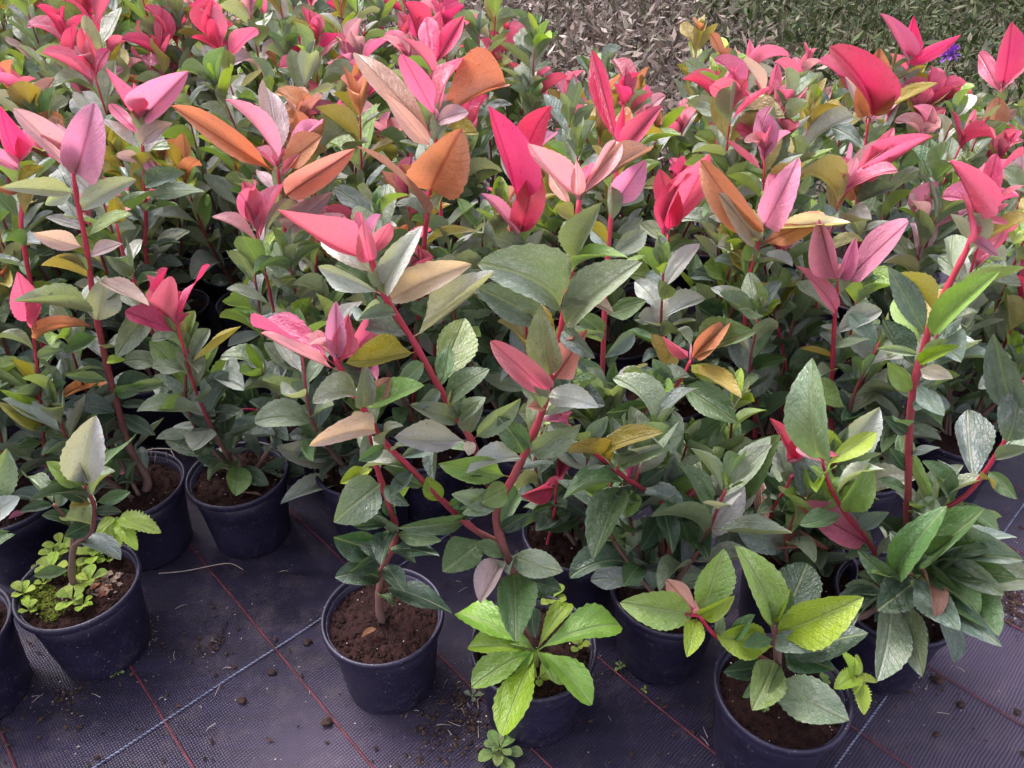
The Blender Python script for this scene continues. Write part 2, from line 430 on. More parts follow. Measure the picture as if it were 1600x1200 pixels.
def px_leaf(parent, origin, stem, s):
    """leaf whose base and tip are read off the photograph; its base sits on the stem, its length decides the depth of the tip"""
    f = s.split(); bx, by, tx, ty, wr, code = float(f[0]), float(f[1]), float(f[2]), float(f[3]), float(f[4]), f[5]
    # stem point nearest in the picture gives the depth
    best = min(stem, key=lambda q: (q[0] - bx) ** 2 + (q[1] - by) ** 2)
    base = at_y(bx, by, best[2])
    base = base.lerp(best[3], .6 if (best[3] - base).length < .03 else 0)
    r = ray(tx, ty); rr = r.dot(r); t0 = r.dot(base - CAMO) / rr
    dmin = (CAMO + r * t0 - base).length
    k = U(.10, .38); sgn = -1 if RND.random() < .5 else 1
    if RND.random() < .55 or ty > by - 25: sgn = -1                                   # hanging leaves come towards the viewer
    L = dmin * (1 + k)
    dt = math.sqrt(max(0, L * L - dmin * dmin) / rr)
    tip = CAMO + r * (t0 + sgn * dt)
    ax = (tip - base).normalized()
    tocam = (CAMO - base).normalized()
    n = tocam + Vector((0, 0, .35))
    n = n - ax * n.dot(ax); n.normalize()
    roll = math.radians(float(f[6])) if len(f) > 6 else U(-.45, .45)
    n = Matrix.Rotation(roll, 3, ax) @ n
    return add_leaf(parent, origin, base, tip, wr / max(.75, math.cos(roll)) * 1.12 * dmin / L, code, n)

# ------------------------------------------------------------------ stems
def smooth_path(pts, n):
    out = []
    P = [pts[0] * 2 - pts[1]] + pts + [pts[-1] * 2 - pts[-2]]
    seg = len(pts) - 1
    for i in range(n + 1):
        s = min(i / n * seg, seg - 1e-6); k = int(s); t = s - k
        a, b, c, d = P[k], P[k + 1], P[k + 2], P[k + 3]
        out.append(.5 * ((2 * b) + (c - a) * t + (2 * a - 5 * b + 4 * c - d) * t * t + (3 * b - a - 3 * c + d) * t ** 3))
    return out
def tube(path, r0, r1, sides=6, knobs=0.0, power=1.0):
    vv, ff, at = [], [], []
    n = len(path) - 1
    for i, p in enumerate(path):
        d = (path[min(i + 1, n)] - path[max(i - 1, 0)]).normalized()
        a = d.cross(Vector((.3, 1, .2))).normalized(); b = d.cross(a)
        t = i / n; r = r0 + (r1 - r0) * t ** power
        if knobs and i % 3 == 0: r *= 1 + knobs
        for k in range(sides):
            w = 2 * math.pi * k / sides
            vv.append(p + (a * math.cos(w) + b * math.sin(w)) * r); at.append(t)
    for i in range(n):
        for k in range(sides):
            k2 = (k + 1) % sides
            ff.append((i * sides + k, i * sides + k2, (i + 1) * sides + k2, (i + 1) * sides + k))
    ff.append(tuple(range(n * sides, (n + 1) * sides)))
    return vv, ff, at
def stem_obj(parent, origin, path, r0, r1, age0=0., age1=1., name='stem', sides=6):
    vv, ff, at = tube([p - origin for p in path], r0, r1, sides, .16)
    return put(name, mesh_from(name, vv, ff, M_STEM, True, None, [age0 + (age1 - age0) * a for a in at]), parent)

# ------------------------------------------------------------------ pots
POT_H, RIM_R = .145, .085
def lathe(prof, seg, cap=None):
    vv, ff = [], []
    for (r, z) in prof:
        for k in range(seg):
            a = 2 * math.pi * k / seg; vv.append((r * math.cos(a), r * math.sin(a), z))
    for i in range(len(prof) - 1):
        for k in range(seg):
            k2 = (k + 1) % seg; ff.append((i * seg + k, i * seg + k2, (i + 1) * seg + k2, (i + 1) * seg + k))
    return vv, ff
def pot_meshes(seg):
    pr = [(.0, .004), (.058, .004), (.060, .0), (.0635, .001), (.0655, .006), (.0705, .060), (.0745, .100), (.0752, .1015), (.0760, .108), (.0788, .138), (.0770, .138), (.0735, .112), (.069, .06)]
    vv, ff = lathe(pr, seg)
    # drainage notches round the foot
    for i in (2, 3):
        for k in range(seg):
            if (k * 8 // seg) % 2 == 0 and (k % (seg // 8)) in (1, 2):
                x, y, z = vv[i * seg + k]; vv[i * seg + k] = (x, y, z + .004)
    body = mesh_from('pot', vv, ff, M_POT)
    rp = [(.0775, .1335), (.0838, .1330), (.0850, .1350), (.0852, .1415), (.0842, .1448), (.0820, .1455), (.0802, .1440), (.0790, .1400), (.0775, .1335)]
    vv, ff = lathe(rp, seg)
    return body, mesh_from('rim', vv, ff, M_POT)
POT_HI, POT_LO = pot_meshes(64), pot_meshes(24)
SOIL_Z = .124
def soil_mesh(seed, rings, seg, amp):
    r = random.Random(seed); vv = [(0, 0, SOIL_Z + .006)]; ff = []
    for i in range(1, rings + 1):
        rad = .0768 * i / rings
        for k in range(seg):
            a = 2 * math.pi * (k + .5 * (i % 2)) / seg
            j = 0 if i == rings else 1
            x, y = rad * math.cos(a) + j * r.uniform(-1, 1) * .0018, rad * math.sin(a) + j * r.uniform(-1, 1) * .0018
            z = SOIL_Z + .006 * (1 - (i / rings) ** 2) + j * amp * (mnoise.noise(Vector((x * 90, y * 90, seed))) + .9 * r.uniform(-.5, .8)) + amp * mnoise.noise(Vector((x * 30, y * 30, seed + 9)))
            vv.append((x, y, z))
    for k in range(seg): ff.append((0, 1 + k, 1 + (k + 1) % seg))
    for i in range(rings - 1):
        for k in range(seg):
            a, b = 1 + i * seg + k, 1 + i * seg + (k + 1) % seg
            c, d = a + seg, b + seg
            ff += [(a, c, b), (b, c, d)] if i % 2 else [(a, c, d), (a, d, b)]
    return mesh_from('soil', vv, ff, M_SOIL, True)
SOIL_HI = [soil_mesh(s, 18, 64, .0042) for s in (1, 2, 3, 4)]
SOIL_LO = [soil_mesh(s, 5, 20, .003) for s in (5, 6)]
def bits_mesh(name, spots, mat, r, flat=1.0):
    vv, ff = [], []
    for (x, y, z, s) in spots:
        i0 = len(vv); a = r.uniform(0, 6.28)
        ax = [Vector((math.cos(a), math.sin(a), r.uniform(-.3, .3))), Vector((-math.sin(a), math.cos(a), r.uniform(-.3, .3))), Vector((0, 0, flat))]
        sc = (s * r.uniform(.8, 1.7), s * r.uniform(.6, 1.0), s * r.uniform(.5, .9))
        c = Vector((x, y, z))
        for k in range(3): vv += [c + ax[k] * sc[k], c - ax[k] * sc[k]]
        for p in (0, 1):
            for q in (2, 3):
                for w in (4, 5): ff.append((i0 + p, i0 + q, i0 + w))
    return mesh_from(name, vv, ff, mat, False)
def make_pot(root, hi):
    body, rim = POT_HI if hi else POT_LO
    p = put('pot', body, root); put('rim', rim, p)
    s = put('soil', RND.choice(SOIL_HI if hi else SOIL_LO), root)
    a = U(0, 6.28); s.rotation_euler.z = a
    root_spin = U(0, 6.28); p.rotation_euler.z = root_spin
    if hi:
        sp = []
        for _ in range(14):
            q, t = .07 * math.sqrt(RND.random()), U(0, 6.28)
            sp.append((q * math.cos(t), q * math.sin(t), SOIL_Z + .008, U(.0006, .0014)))
        tag(put('grit', bits_mesh('grit', sp, M_GRIT, RND), root), kind='stuff')
        sp = []
        for _ in range(330):
            q, t = .073 * math.sqrt(RND.random()), U(0, 6.28)
            sp.append((q * math.cos(t), q * math.sin(t), SOIL_Z + .005, U(.0012, .0042)))
        tag(put('soil_lump', bits_mesh('soil_lump', sp, M_SOIL, RND), root), kind='stuff')
    return p

# ------------------------------------------------------------------ seedlings and weeds that grow in the pots
def seedling(parent, origin, pos, size, code='L', n=5):
    o = put('weed', mesh_from('weed', *tube([pos - origin - Vector((0, 0, .004)), pos - origin + Vector((0, 0, size * .25)), pos - origin + Vector((0, 0, size * .5))], .0009, .0006, 4)[:2], M_SPROUT), parent)
    a0 = U(0, 6.28)
    for i in range(n):
        a = a0 + i * 2.39996; up = U(.15, .6) + .25 * (i / n)
        d = Vector((math.cos(a), math.sin(a), up)).normalized()
        b = pos + Vector((0, 0, size * (.2 + .35 * i / n)))
        add_leaf(o, origin, b, b + d * size * U(.75, 1.1), U(.55, .72), code, Vector((0, 0, 1)), RND.choice(SEEDL))
    return o
M_SPROUT = flat_material('green_sprout', (.20, .24, .05), (.30, .34, .10), 80, .5)

# ------------------------------------------------------------------ procedural shoot: leaves spiral up a stem
SCHEME = dict(crimson='RRPRP', pink='PPKpK', mauve='mKKmp', bronze='OoOPo', olive='YYLOY')
def leaf_spiral(stem, origin, path, t0, t1, gap, codes_low, codes_top, Llow, Ltop, top_n, density=1.0, face=0.0):
    n = len(path) - 1
    tot = sum((path[i + 1] - path[i]).length for i in range(n))
    a = U(0, 6.28); s = t0 * tot
    def at(s):
        q = min(max(s / tot, 0), .9999) * n; k = int(q); return path[k].lerp(path[k + 1], q - k), (path[k + 1] - path[k]).normalized()
    while s < t1 * tot:
        p, d = at(s); f = s / tot
        if RND.random() < density:
            side = d.cross(Vector((math.cos(a), math.sin(a), .1)))
            if side.length < .1: side = d.cross(Vector((0, 1, 0)))
            side.normalize()
            el = math.radians(U(8, 42) + 22 * f)
            ax = (side * math.cos(el) + d * math.sin(el)).normalized()
            L = (Llow + (Ltop - Llow) * f) * U(.75, 1.2)
            nrm = Vector((0, 0, 1)) + d * .6 + Vector((U(-.5, .5), U(-.6, .3), 0))
            add_leaf(stem, origin, p, p + ax * L, U(.36, .50), RND.choice(codes_low(f)), nrm)
        a += 2.39996 + U(-.3, .3); s += gap * U(.75, 1.3)
    p, d = at(tot * .995)
    a = U(0, 6.28)
    for i in range(top_n):
        el = math.radians(78 - 40 * i / max(1, top_n - 1) + U(-10, 8))
        side = d.cross(Vector((math.cos(a), math.sin(a), .13))).normalized()
        ax = (side * math.cos(el) + d * math.sin(el)).normalized()
        L = Ltop * U(.7, 1.15) * (.75 + .25 * i / max(1, top_n))
        b = at(tot * (1 - .012 * i))[0]
        add_leaf(stem, origin, b, b + ax * L, U(.26, .40), RND.choice(codes_top), d * .8 - side * .7 + Vector((0, 0, .3)))
        a += 2.39996 + U(-.4, .4)
    if top_n: bud_leaves(stem, origin, path, codes_top, RND.randint(2, 3), Ltop * .42)
def bud_leaves(stem, origin, path, codes, n, L):
    p = path[-1]; d = (path[-1] - path[-2]).normalized(); a = U(0, 6.28)
    for i in range(n):
        side = d.cross(Vector((math.cos(a), math.sin(a), .13))).normalized()
        ax = (d * U(.8, 1.6) + side).normalized()
        add_leaf(stem, origin, p - d * .004, p + ax * L * U(.6, 1.15), U(.22, .34), RND.choice(codes), d * .6 - side + Vector((0, 0, .2)))
        a += 2.4
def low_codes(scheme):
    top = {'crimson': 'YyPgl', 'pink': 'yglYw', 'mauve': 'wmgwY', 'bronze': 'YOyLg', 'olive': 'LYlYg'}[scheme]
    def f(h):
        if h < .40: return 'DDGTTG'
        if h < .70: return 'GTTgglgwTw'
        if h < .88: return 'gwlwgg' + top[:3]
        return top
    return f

PLANTS = []
def shrub(loc, label, hi=False, group='red tipped shrubs in plastic pots'):
    root = empty('potted_shrub', loc)
    tag(root, label, 'potted plant', group)
    make_pot(root, hi)
    PLANTS.append(loc)
    return root
def filler_shoots(root, loc, n, hmin, hmax, scheme, tops, lean=.35, bias=(0, 0), dens=1.0, t0=.11):
    for i in range(n):
        a = U(0, 6.28); le = lean * U(.25, 1.0)
        b = loc + Vector((U(-.018, .018), U(-.018, .018), SOIL_Z - .004))
        h = U(hmin, hmax)
        d = Vector((math.cos(a) * le + bias[0], math.sin(a) * le + bias[1], 1)).normalized()
        bow = Vector((math.cos(a), math.sin(a), 0)) * U(.0, .05)
        pts = [b, b + d * h * .33 + bow * .6, b + d * h * .68 + bow * .8, b + d * h + Vector((0, 0, .02))]
        path = smooth_path(pts, 12)
        st = stem_obj(root, loc, path, U(.0032, .0044), .0017, 0, .95 if i < tops else .6, sides=5)
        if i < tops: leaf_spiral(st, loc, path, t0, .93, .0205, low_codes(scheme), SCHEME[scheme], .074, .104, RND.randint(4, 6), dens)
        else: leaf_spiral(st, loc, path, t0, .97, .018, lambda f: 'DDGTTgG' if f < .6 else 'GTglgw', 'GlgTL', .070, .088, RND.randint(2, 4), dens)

NEAR = {'tall pink-stemmed shrub whose': 'tall shrub with the rosette weed',
    'small dark green shrub in pot': 'dark shrub in bare reddish soil',
    'low lime-leaved': 'low lime-leaved shrub',
    'short shrub in a mossy': 'mossy seedling pot',
    'shrub in half hidden': 'broad dusty-leaved shrub',
    'shrub with one thin': 'bronze-paired thin-stemmed shrub',
    'tall shrub with mauve': 'mauve-tipped woody shrub',
    'leaning shrub with bare': 'leaning bare-stemmed shrub',
    'shrub with a brown stem': 'brown-stemmed dusty shrub',
    'shrub with a small crimson': 'tall hot pink topped shrub',
    'wide shrub': 'wide shrub with yellow leaf',
    'shrub with salmon': 'salmon-leaved hanging shrub',
    'bushy shrub': 'bushy shrub over spilled soil',
    'tall two-tiered': 'two-tiered bronze-cupped shrub',
    'tall crimson-stemmed': 'long orange-leaved shrub',
    'shrub with four': 'shrub with four strap leaves',
    'shrub with a pair': 'twin upright hot pink shrub',
    'shrub with arching': 'arching bronze-leaved shrub',
    'shrub topped by': 'broad orchid-leaved shrub',
    'shrub with pink leaf': 'lilac-spotted leaf shrub',
    'shrub with wide': 'wide open crimson shrub',
    'shrub with three': 'shrub beside the purple flower',
    'tall crimson-topped': 'crimson-topped corner shrub',
    'shrub with crimson stem': 'grey-green arching tip shrub',
    'shrub with orchid': 'crossed mauve leaf shrub',
    'shrub with vivid': 'vivid pink leaf shrub',
    'shrub with twin': 'high twin deep pink shrub'}
HEROES, USED = [], {}
def hero(label, rim_px=None, xy=None, stems=(), fill=(0, .2, .3, 'pink', 0), hi=True, lowfill=10, group='red tipped shrubs in plastic pots'):
    loc = at_z(rim_px[0], rim_px[1], POT_H) if rim_px else Vector((xy[0], xy[1], 0))
    loc.z = 0
    root = shrub(loc, label, hi, group)
    for k in NEAR:
        if label.startswith(k): HEROES.append((loc, NEAR[k]))
    for sd in stems:
        px, dy = sd['p'], sd.get('dy', 0.0)
        y0 = loc.y + sd.get('y0', 0.0)
        n = len(px)
        pts = [at_y(x, y, y0 + dy * i / max(1, n - 1)) for i, (x, y) in enumerate(px)]
        if not sd.get('branch'):
            foot = loc + Vector((max(-.05, min(.05, (pts[0].x - loc.x) * .4)), 0, SOIL_Z - .006))
            if pts[0].z > foot.z + .03: pts = [foot] + pts
            elif pts[0].z < foot.z: pts[0] = foot
        m = max(10, len(pts) * 4)
        path = smooth_path(pts, m)
        st = stem_obj(root, loc, path, sd.get('r0', .0042), sd.get('r1', .0020), sd.get('a0', 0.0), sd.get('a1', 1.0), 'stem' if not sd.get('branch') else 'branch', 7)
        ref = []
        for p in path:
            d = p - CAMO; w = d.y * math.cos(PITCH) - d.z * math.sin(PITCH)
            ref.append((800 + FPX * d.x / w, 600 - FPX * (d.y * math.sin(PITCH) + d.z * math.cos(PITCH)) / w, p.y, p))
        for s in sd.get('L', '').split(';'):
            if s.strip(): px_leaf(st, loc, ref, s)
        if sd.get('a1', 1.0) > .6:
            bud_leaves(st, loc, path, 'PRpPK', 3, .038)
        ntot = sum((path[i + 1] - path[i]).length for i in range(m))
        nm = int(ntot / .055 * sd.get('mid', 1.0))
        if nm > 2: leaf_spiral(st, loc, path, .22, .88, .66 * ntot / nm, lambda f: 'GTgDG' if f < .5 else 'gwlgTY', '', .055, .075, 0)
        lf = sd.get('low', lowfill)
        if lf:
            leaf_spiral(st, loc, path, .08, sd.get('lowto', .55), sd.get('lowto', .55) * sum((path[i + 1] - path[i]).length for i in range(m)) / lf,
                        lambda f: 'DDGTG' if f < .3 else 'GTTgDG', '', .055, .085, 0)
    n, h0, h1, sch, tops = fill
    if n: filler_shoots(root, loc, n, h0, h1, sch, tops)
    return root, loc
# ------------------------------------------------------------------ the plants one can tell apart, read off the photograph
G_ROW = 'red tipped shrubs in plastic pots'
# pot with the pale toothed rosette
root_h, loc_h = hero('tall pink-stemmed shrub whose pot holds a big lime-green toothed rosette weed', (834, 1005), stems=[
    dict(p=[(822, 960), (800, 890), (775, 805), (808, 735), (845, 650), (868, 560), (885, 470), (898, 385), (905, 312)], dy=.12, r0=.0066, r1=.0026, a0=.18, low=0, L='''
      901 307 824 224 .24 p;903 305 901 250 .36 p;905 305 962 221 .27 p;911 304 1016 236 .26 o;901 344 867 321 .6 y;881 320 857 270 .3 o;898 405 938 317 .34 g;
      883 516 1004 410 .42 g;893 437 982 403 .33 l;862 481 746 413 .46 g;850 505 741 447 .36 T;854 589 844 478 .42 g;851 616 766 533 .28 P;867 602 918 515 .46 o;
      867 478 959 491 .3 c;851 623 935 636 .48 w;860 640 824 636 .6 o;830 710 908 662 .38 g;817 710 778 650 .45 G;812 720 728 740 .45 w;790 740 685 724 .34 l;
      800 761 752 785 .75 l;779 780 722 803 .4 g;779 800 705 772 .4 g;790 878 750 943 .42 m;800 864 880 893 .44 g;812 900 878 923 .5 D;804 895 806 1004 .5 G;838 940 836 997 .5 D;
      888 470 942 430 .4 w;880 520 930 560 .4 T;845 650 900 610 .4 g;835 690 790 660 .4 T;782 830 830 800 .4 D;795 870 740 850 .45 G;870 555 820 540 .4 T'''),
    dict(branch=1, p=[(783, 848), (745, 830), (700, 790), (650, 740), (600, 690), (575, 650), (545, 600), (524, 560)], dy=-.02, y0=.035, r0=.0042, r1=.0026, a0=.4, low=0, L='''
      520 575 395 510 .28 P;520 580 407 520 .2 p;523 567 525 470 .3 K;527 567 553 527 .35 P;540 560 607 492 .36 P;535 560 545 490 .4 P;568 637 570 567 .42 g;575 630 610 590 .5 o;
      572 638 663 602 .42 l;565 645 545 672 .6 c;585 683 483 697 .26 c;657 768 598 730 .5 G;610 715 650 699 .35 g;684 792 667 744 .6 L;716 822 622 825 .26 G;759 843 691 893 .6 G;
      700 800 740 760 .45 G;640 735 610 775 .45 D;720 815 770 780 .4 D;600 700 560 720 .4 G;620 720 680 690 .4 T'''),
    dict(branch=1, p=[(778, 790), (755, 735), (735, 685), (700, 630), (650, 540), (600, 460), (580, 405), (572, 380)], dy=.06, y0=.03, r0=.0045, r1=.0024, a0=.4, low=0, L='''
      572 413 433 327 .22 P;577 407 567 347 .45 P;573 400 610 347 .4 P;580 433 505 360 .45 w;588 460 497 417 .32 w;600 450 660 353 .33 w;610 470 737 413 .3 c;647 530 773 423 .3 w;
      687 600 727 497 .48 l;705 630 765 577 .5 G;655 553 540 567 .3 Y;714 659 640 632 .36 g;727 690 616 683 .38 w;707 640 715 591 .45 w;715 645 759 621 .5 g;731 676 755 625 .42 g;
      745 685 814 622 .32 g;740 690 732 712 .7 c;620 490 560 500 .4 T;665 565 620 610 .4 G;690 610 650 640 .4 T;760 740 705 735 .4 G''')],
    lowfill=0)
# rosette weed with toothed spoon leaves
cw = at_z(838, 1018, .160)
wd = put('weed', mesh_from('weed', *tube([cw - loc_h - Vector((0, 0, .03)), cw - loc_h - Vector((0, 0, .01)), cw - loc_h], .004, .003, 6)[:2], M_SPROUT), root_h)
for (x, y, z, w, c) in ((716, 957, .175, .40, 'l'), (731, 1011, .165, .42, 'L'), (737, 1075, .175, .36, 'l'), (784, 1151, .155, .36, 'L'), (925, 1102, .165, .36, 'l'), (969, 977, .185, .44, 'l'),
                        (890, 943, .19, .36, 'L'), (790, 997, .17, .42, 'l'), (866, 1051, .165, .45, 'l'), (880, 1070, .165, .36, 'l'), (806, 1050, .165, .4, 'l')):
    tp = at_z(x, y, z); o = add_leaf(wd, loc_h, cw, tp, w, c, Vector((0, -.25, 1)), RND.choice(SPOON))
    o.color = (o.color[0] * .95, o.color[1] * 1.12, o.color[2] * .6, 1)
for (x, y, s) in ((841, 1066, .024), (905, 1015, .016), (812, 1052, .013), (900, 985, .010), (878, 1000, .008), (862, 945, .024)):
    seedling(root_h, loc_h, at_z(x, y, SOIL_Z + .006), s, 'L')

hero('small dark green shrub in pot with bare reddish soil and one fallen orange leaf', (598, 958), stems=[
    dict(p=[(592, 945), (598, 890), (619, 832), (593, 744), (579, 693), (573, 645)], dy=.03, r0=.0062, r1=.0022, a0=.05, low=0, L='''
      598 753 521 816 .62 g;583 733 531 755 .35 L;590 857 521 839 .55 D;610 832 595 883 .65 D;595 865 544 894 .4 D;601 880 631 925 .58 D;593 905 523 902 .55 D;610 915 707 959 .38 D;
      605 855 687 869 .4 D;607 815 551 821 .4 D;612 815 605 775 .5 D;605 850 650 880 .4 G;600 870 560 850 .5 D;615 835 690 845 .3 G;598 760 640 790 .4 D;585 720 620 700 .4 G''')], lowfill=0)
hero('low lime-leaved shrub beside the white and blue cord, nettle seedling in its pot', (1222, 1075), stems=[
    dict(p=[(1213, 1080), (1215, 1020), (1208, 975)], dy=-.01, r0=.006, r1=.0034, a0=.0, a1=.4, low=0, L='''
      1212 1011 1119 991 .56 L;1205 1028 1175 1110 .6 l;1210 989 1350 933 .38 L;1205 970 1148 852 .42 l;1208 974 1235 920 .35 L;1215 1014 1357 989 .34 D;1218 1015 1305 1048 .45 D;
      1212 1065 1327 1126 .5 g;1208 1070 1249 1116 .5 D;1212 990 1208 900 .5 G;1214 1000 1262 880 .55 D;1210 1000 1290 1010 .4 T;1210 1050 1160 1090 .4 G;1208 1040 1130 1050 .4 D;1206 985 1180 930 .4 L;1214 1040 1190 1100 .4 D;1212 995 1160 1010 .4 G'''),
    dict(branch=1, p=[(1212, 1040), (1160, 1010), (1120, 995), (1092, 962)], dy=-.01, r0=.003, r1=.002, a0=.3, low=0, L='''
      1094 964 1131 857 .45 l;1094 960 1148 930 .4 L;1085 962 968 942 .44 l;1088 960 1040 905 .4 o;1085 970 1073 1027 .5 L;1120 995 1130 960 .4 G;1140 1005 1180 960 .4 G''')], lowfill=0)
root_k, loc_k = bpy.data.objects[[o.name for o in bpy.data.objects if o.name.startswith('potted_shrub')][-1]], PLANTS[-1]
nb = at_z(1318, 1085, SOIL_Z + .005); nt = at_z(1337, 1058, .165)
wd = put('weed', mesh_from('weed', *tube([nb - loc_k - Vector((0, 0, .01)), nb.lerp(nt, .5) - loc_k, nt - loc_k], .0012, .0009, 5)[:2], M_SPROUT), root_k)
for (x, y, z, w) in ((1316, 1018, .18, .5), (1338, 1022, .18, .4), (1303, 1076, .17, .6), (1371, 1066, .17, .5), (1350, 1117, .15, .5), (1335, 1085, .17, .4)):
    add_leaf(wd, loc_k, nt, at_z(x, y, z), w, 'L', Vector((0, -.2, 1)), RND.choice(NETTLE))
for (x, y, s) in ((1255, 1125, .012), (1285, 1070, .012), (1190, 1110, .01)): seedling(root_k, loc_k, at_z(x, y, SOIL_Z + .006), s, 'l')

# mossy pot with seedlings
root_a, loc_a = hero('short shrub in a mossy pot crowded with small lime-green seedlings', (121, 910), stems=[
    dict(p=[(113, 904), (115, 855), (130, 842), (144, 826), (147, 790), (132, 760)], dy=-.01, r0=.0052, r1=.0022, a0=0, a1=.55, low=0, L='''
      129 753 150 649 .5 w;136 790 78 751 .4 D;138 781 45 784 .25 D;150 787 204 769 .38 G;138 752 210 683 .2 G;140 817 100 838 .6 D;132 760 72 721 .42 l;141 790 108 792 .4 Y;
      140 770 175 720 .4 G;145 800 190 800 .4 D;135 765 110 700 .4 D'''),
    dict(branch=1, p=[(114, 856), (112, 815), (100, 805), (84, 788)], dy=-.01, r0=.0036, r1=.0022, a0=0, a1=.3, low=0, L='''
      100 823 65 805 .4 D;86 790 40 745 .4 G;90 795 120 740 .4 T;84 790 30 800 .35 D''')], lowfill=0)
for (x, y, s) in ((87, 877, .026), (84, 901, .03), (40, 935, .022), (48, 958, .018), (117, 945, .026), (144, 915, .026), (150, 876, .03), (99, 862, .026), (132, 950, .016), (70, 915, .012), (160, 868, .024), (172, 880, .02), (125, 915, .016), (60, 890, .010)):
    seedling(root_a, loc_a, at_z(x, y, SOIL_Z + .006), s, 'L', 6)
nb = at_z(168, 880, SOIL_Z + .004); nt = at_z(182, 808, .20)
wd = put('weed', mesh_from('weed', *tube([nb - loc_a - Vector((0, 0, .01)), nb.lerp(nt, .5) - loc_a + Vector((.004, 0, 0)), nt - loc_a], .0011, .0008, 5)[:2], M_SPROUT), root_a)
for (x, y, z, w) in ((181, 864, .165, .62), (252, 833, .185, .42), (215, 860, .17, .4), (150, 842, .19, .4)):
    add_leaf(wd, loc_a, nt, at_z(x, y, z), w, 'L', Vector((.1, -.3, 1)), RND.choice(NETTLE))
def moss_patch(root, loc, spots):
    vv = []
    for (x, y, n, rad) in spots:
        c = at_z(x, y, SOIL_Z + .004) - loc
        for _ in range(n):
            a, q = U(0, 6.28), rad * math.sqrt(RND.random()); vv.append((c.x + q * math.cos(a), c.y + q * math.sin(a), c.z + U(0, .004), U(.0010, .0022)))
    tag(put('moss', bits_mesh('moss', vv, M_MOSS, RND), root), kind='stuff')
moss_patch(root_a, loc_a, ((66, 935, 420, .022), (85, 955, 260, .018), (120, 890, 200, .018), (50, 920, 160, .015)))
vv = []
c = at_z(165, 915, SOIL_Z + .004) - loc_a
for _ in range(90):
    a, q = U(0, 6.28), .026 * math.sqrt(RND.random()); vv.append((c.x + q * math.cos(a), c.y + q * math.sin(a), c.z + U(0, .008), U(.0015, .0045)))
tag(put('leaf_litter', bits_mesh('leaf_litter', vv, M_LITTER, RND, .4), root_a), kind='stuff')
c = c + Vector((-.012, -.004, 0)); vv = []
for _ in range(40):
    a, q = U(0, 6.28), .022 * math.sqrt(RND.random()); vv.append((c.x + q * math.cos(a), c.y + q * math.sin(a), c.z + U(0, .008), U(.003, .007)))
tag(put('leaf_litter', bits_mesh('leaf_litter', vv, M_DRYLEAF, RND, .4), root_a), kind='stuff')

hero('shrub in half hidden pot with a broad dusty leaf, next to the mossy pot', (-92, 985), stems=[
    dict(p=[(-70, 960), (-60, 860), (-30, 810)], dy=-.01, r0=.005, r1=.0024, a1=.5, L='-15 808 31 776 .6 w;-30 815 10 700 .4 g;-35 820 20 740 .4 D;-40 840 15 830 .3 G')], fill=(2, .15, .28, 'pink', 0))
hero('shrub with one thin pink stem and bronze paired leaves above fallen red leaves', (5, 775), stems=[
    dict(p=[(72, 745), (68, 690), (65, 642), (58, 579), (54, 540), (48, 480)], dy=.0, r0=.0028, r1=.0016, a0=.3, low=0, L='''
      49 511 27 424 .45 P;58 535 145 511 .25 O;67 636 162 602 .22 O;62 633 0 609 .2 L;62 663 -5 628 .25 y;67 683 111 656 .5 y;52 520 80 450 .3 P;60 600 20 560 .3 Y;66 650 120 690 .4 G;68 690 20 700 .4 G;68 700 110 720 .4 G;56 560 100 545 .3 g'''),
    ], fill=(4, .2, .36, 'olive', 2))
hero('tall shrub with mauve tips and brown woody base, dry twig across its pot', (205, 755), stems=[
    dict(p=[(232, 752), (205, 705), (185, 640), (165, 560), (148, 480), (135, 385), (120, 310), (114, 270)], dy=.03, r0=.0066, r1=.0024, a0=.0, low=0, L='''
      115 300 0 293 .24 w;128 331 213 280 .3 w;128 350 100 285 .5 w;115 267 20 169 .28 m;111 270 88 192 .3 m;120 272 148 160 .4 K;120 275 150 212 .5 w;130 391 52 364 .4 m;135 398 192 381 .4 m;
      148 437 233 478 .34 c;148 498 20 471 .3 g;150 501 165 430 .55 w;172 565 196 562 .5 L;165 569 125 518 .5 T;175 592 101 586 .25 g;182 643 98 633 .35 T;189 650 118 690 .4 D;190 636 243 636 .3 D;
      195 650 243 680 .4 D;140 420 90 400 .4 g;150 470 200 440 .4 G;160 540 215 520 .4 T;155 520 100 550 .4 G;180 620 230 600 .4 G;114 272 60 210 .3 p;118 290 70 320 .4 w'''),
    dict(p=[(225, 748), (190, 690), (175, 640), (172, 590)], dy=.04, r0=.003, r1=.002, a1=.5, low=8, lowto=.95)], fill=(3, .16, .32, 'mauve', 0), lowfill=0)
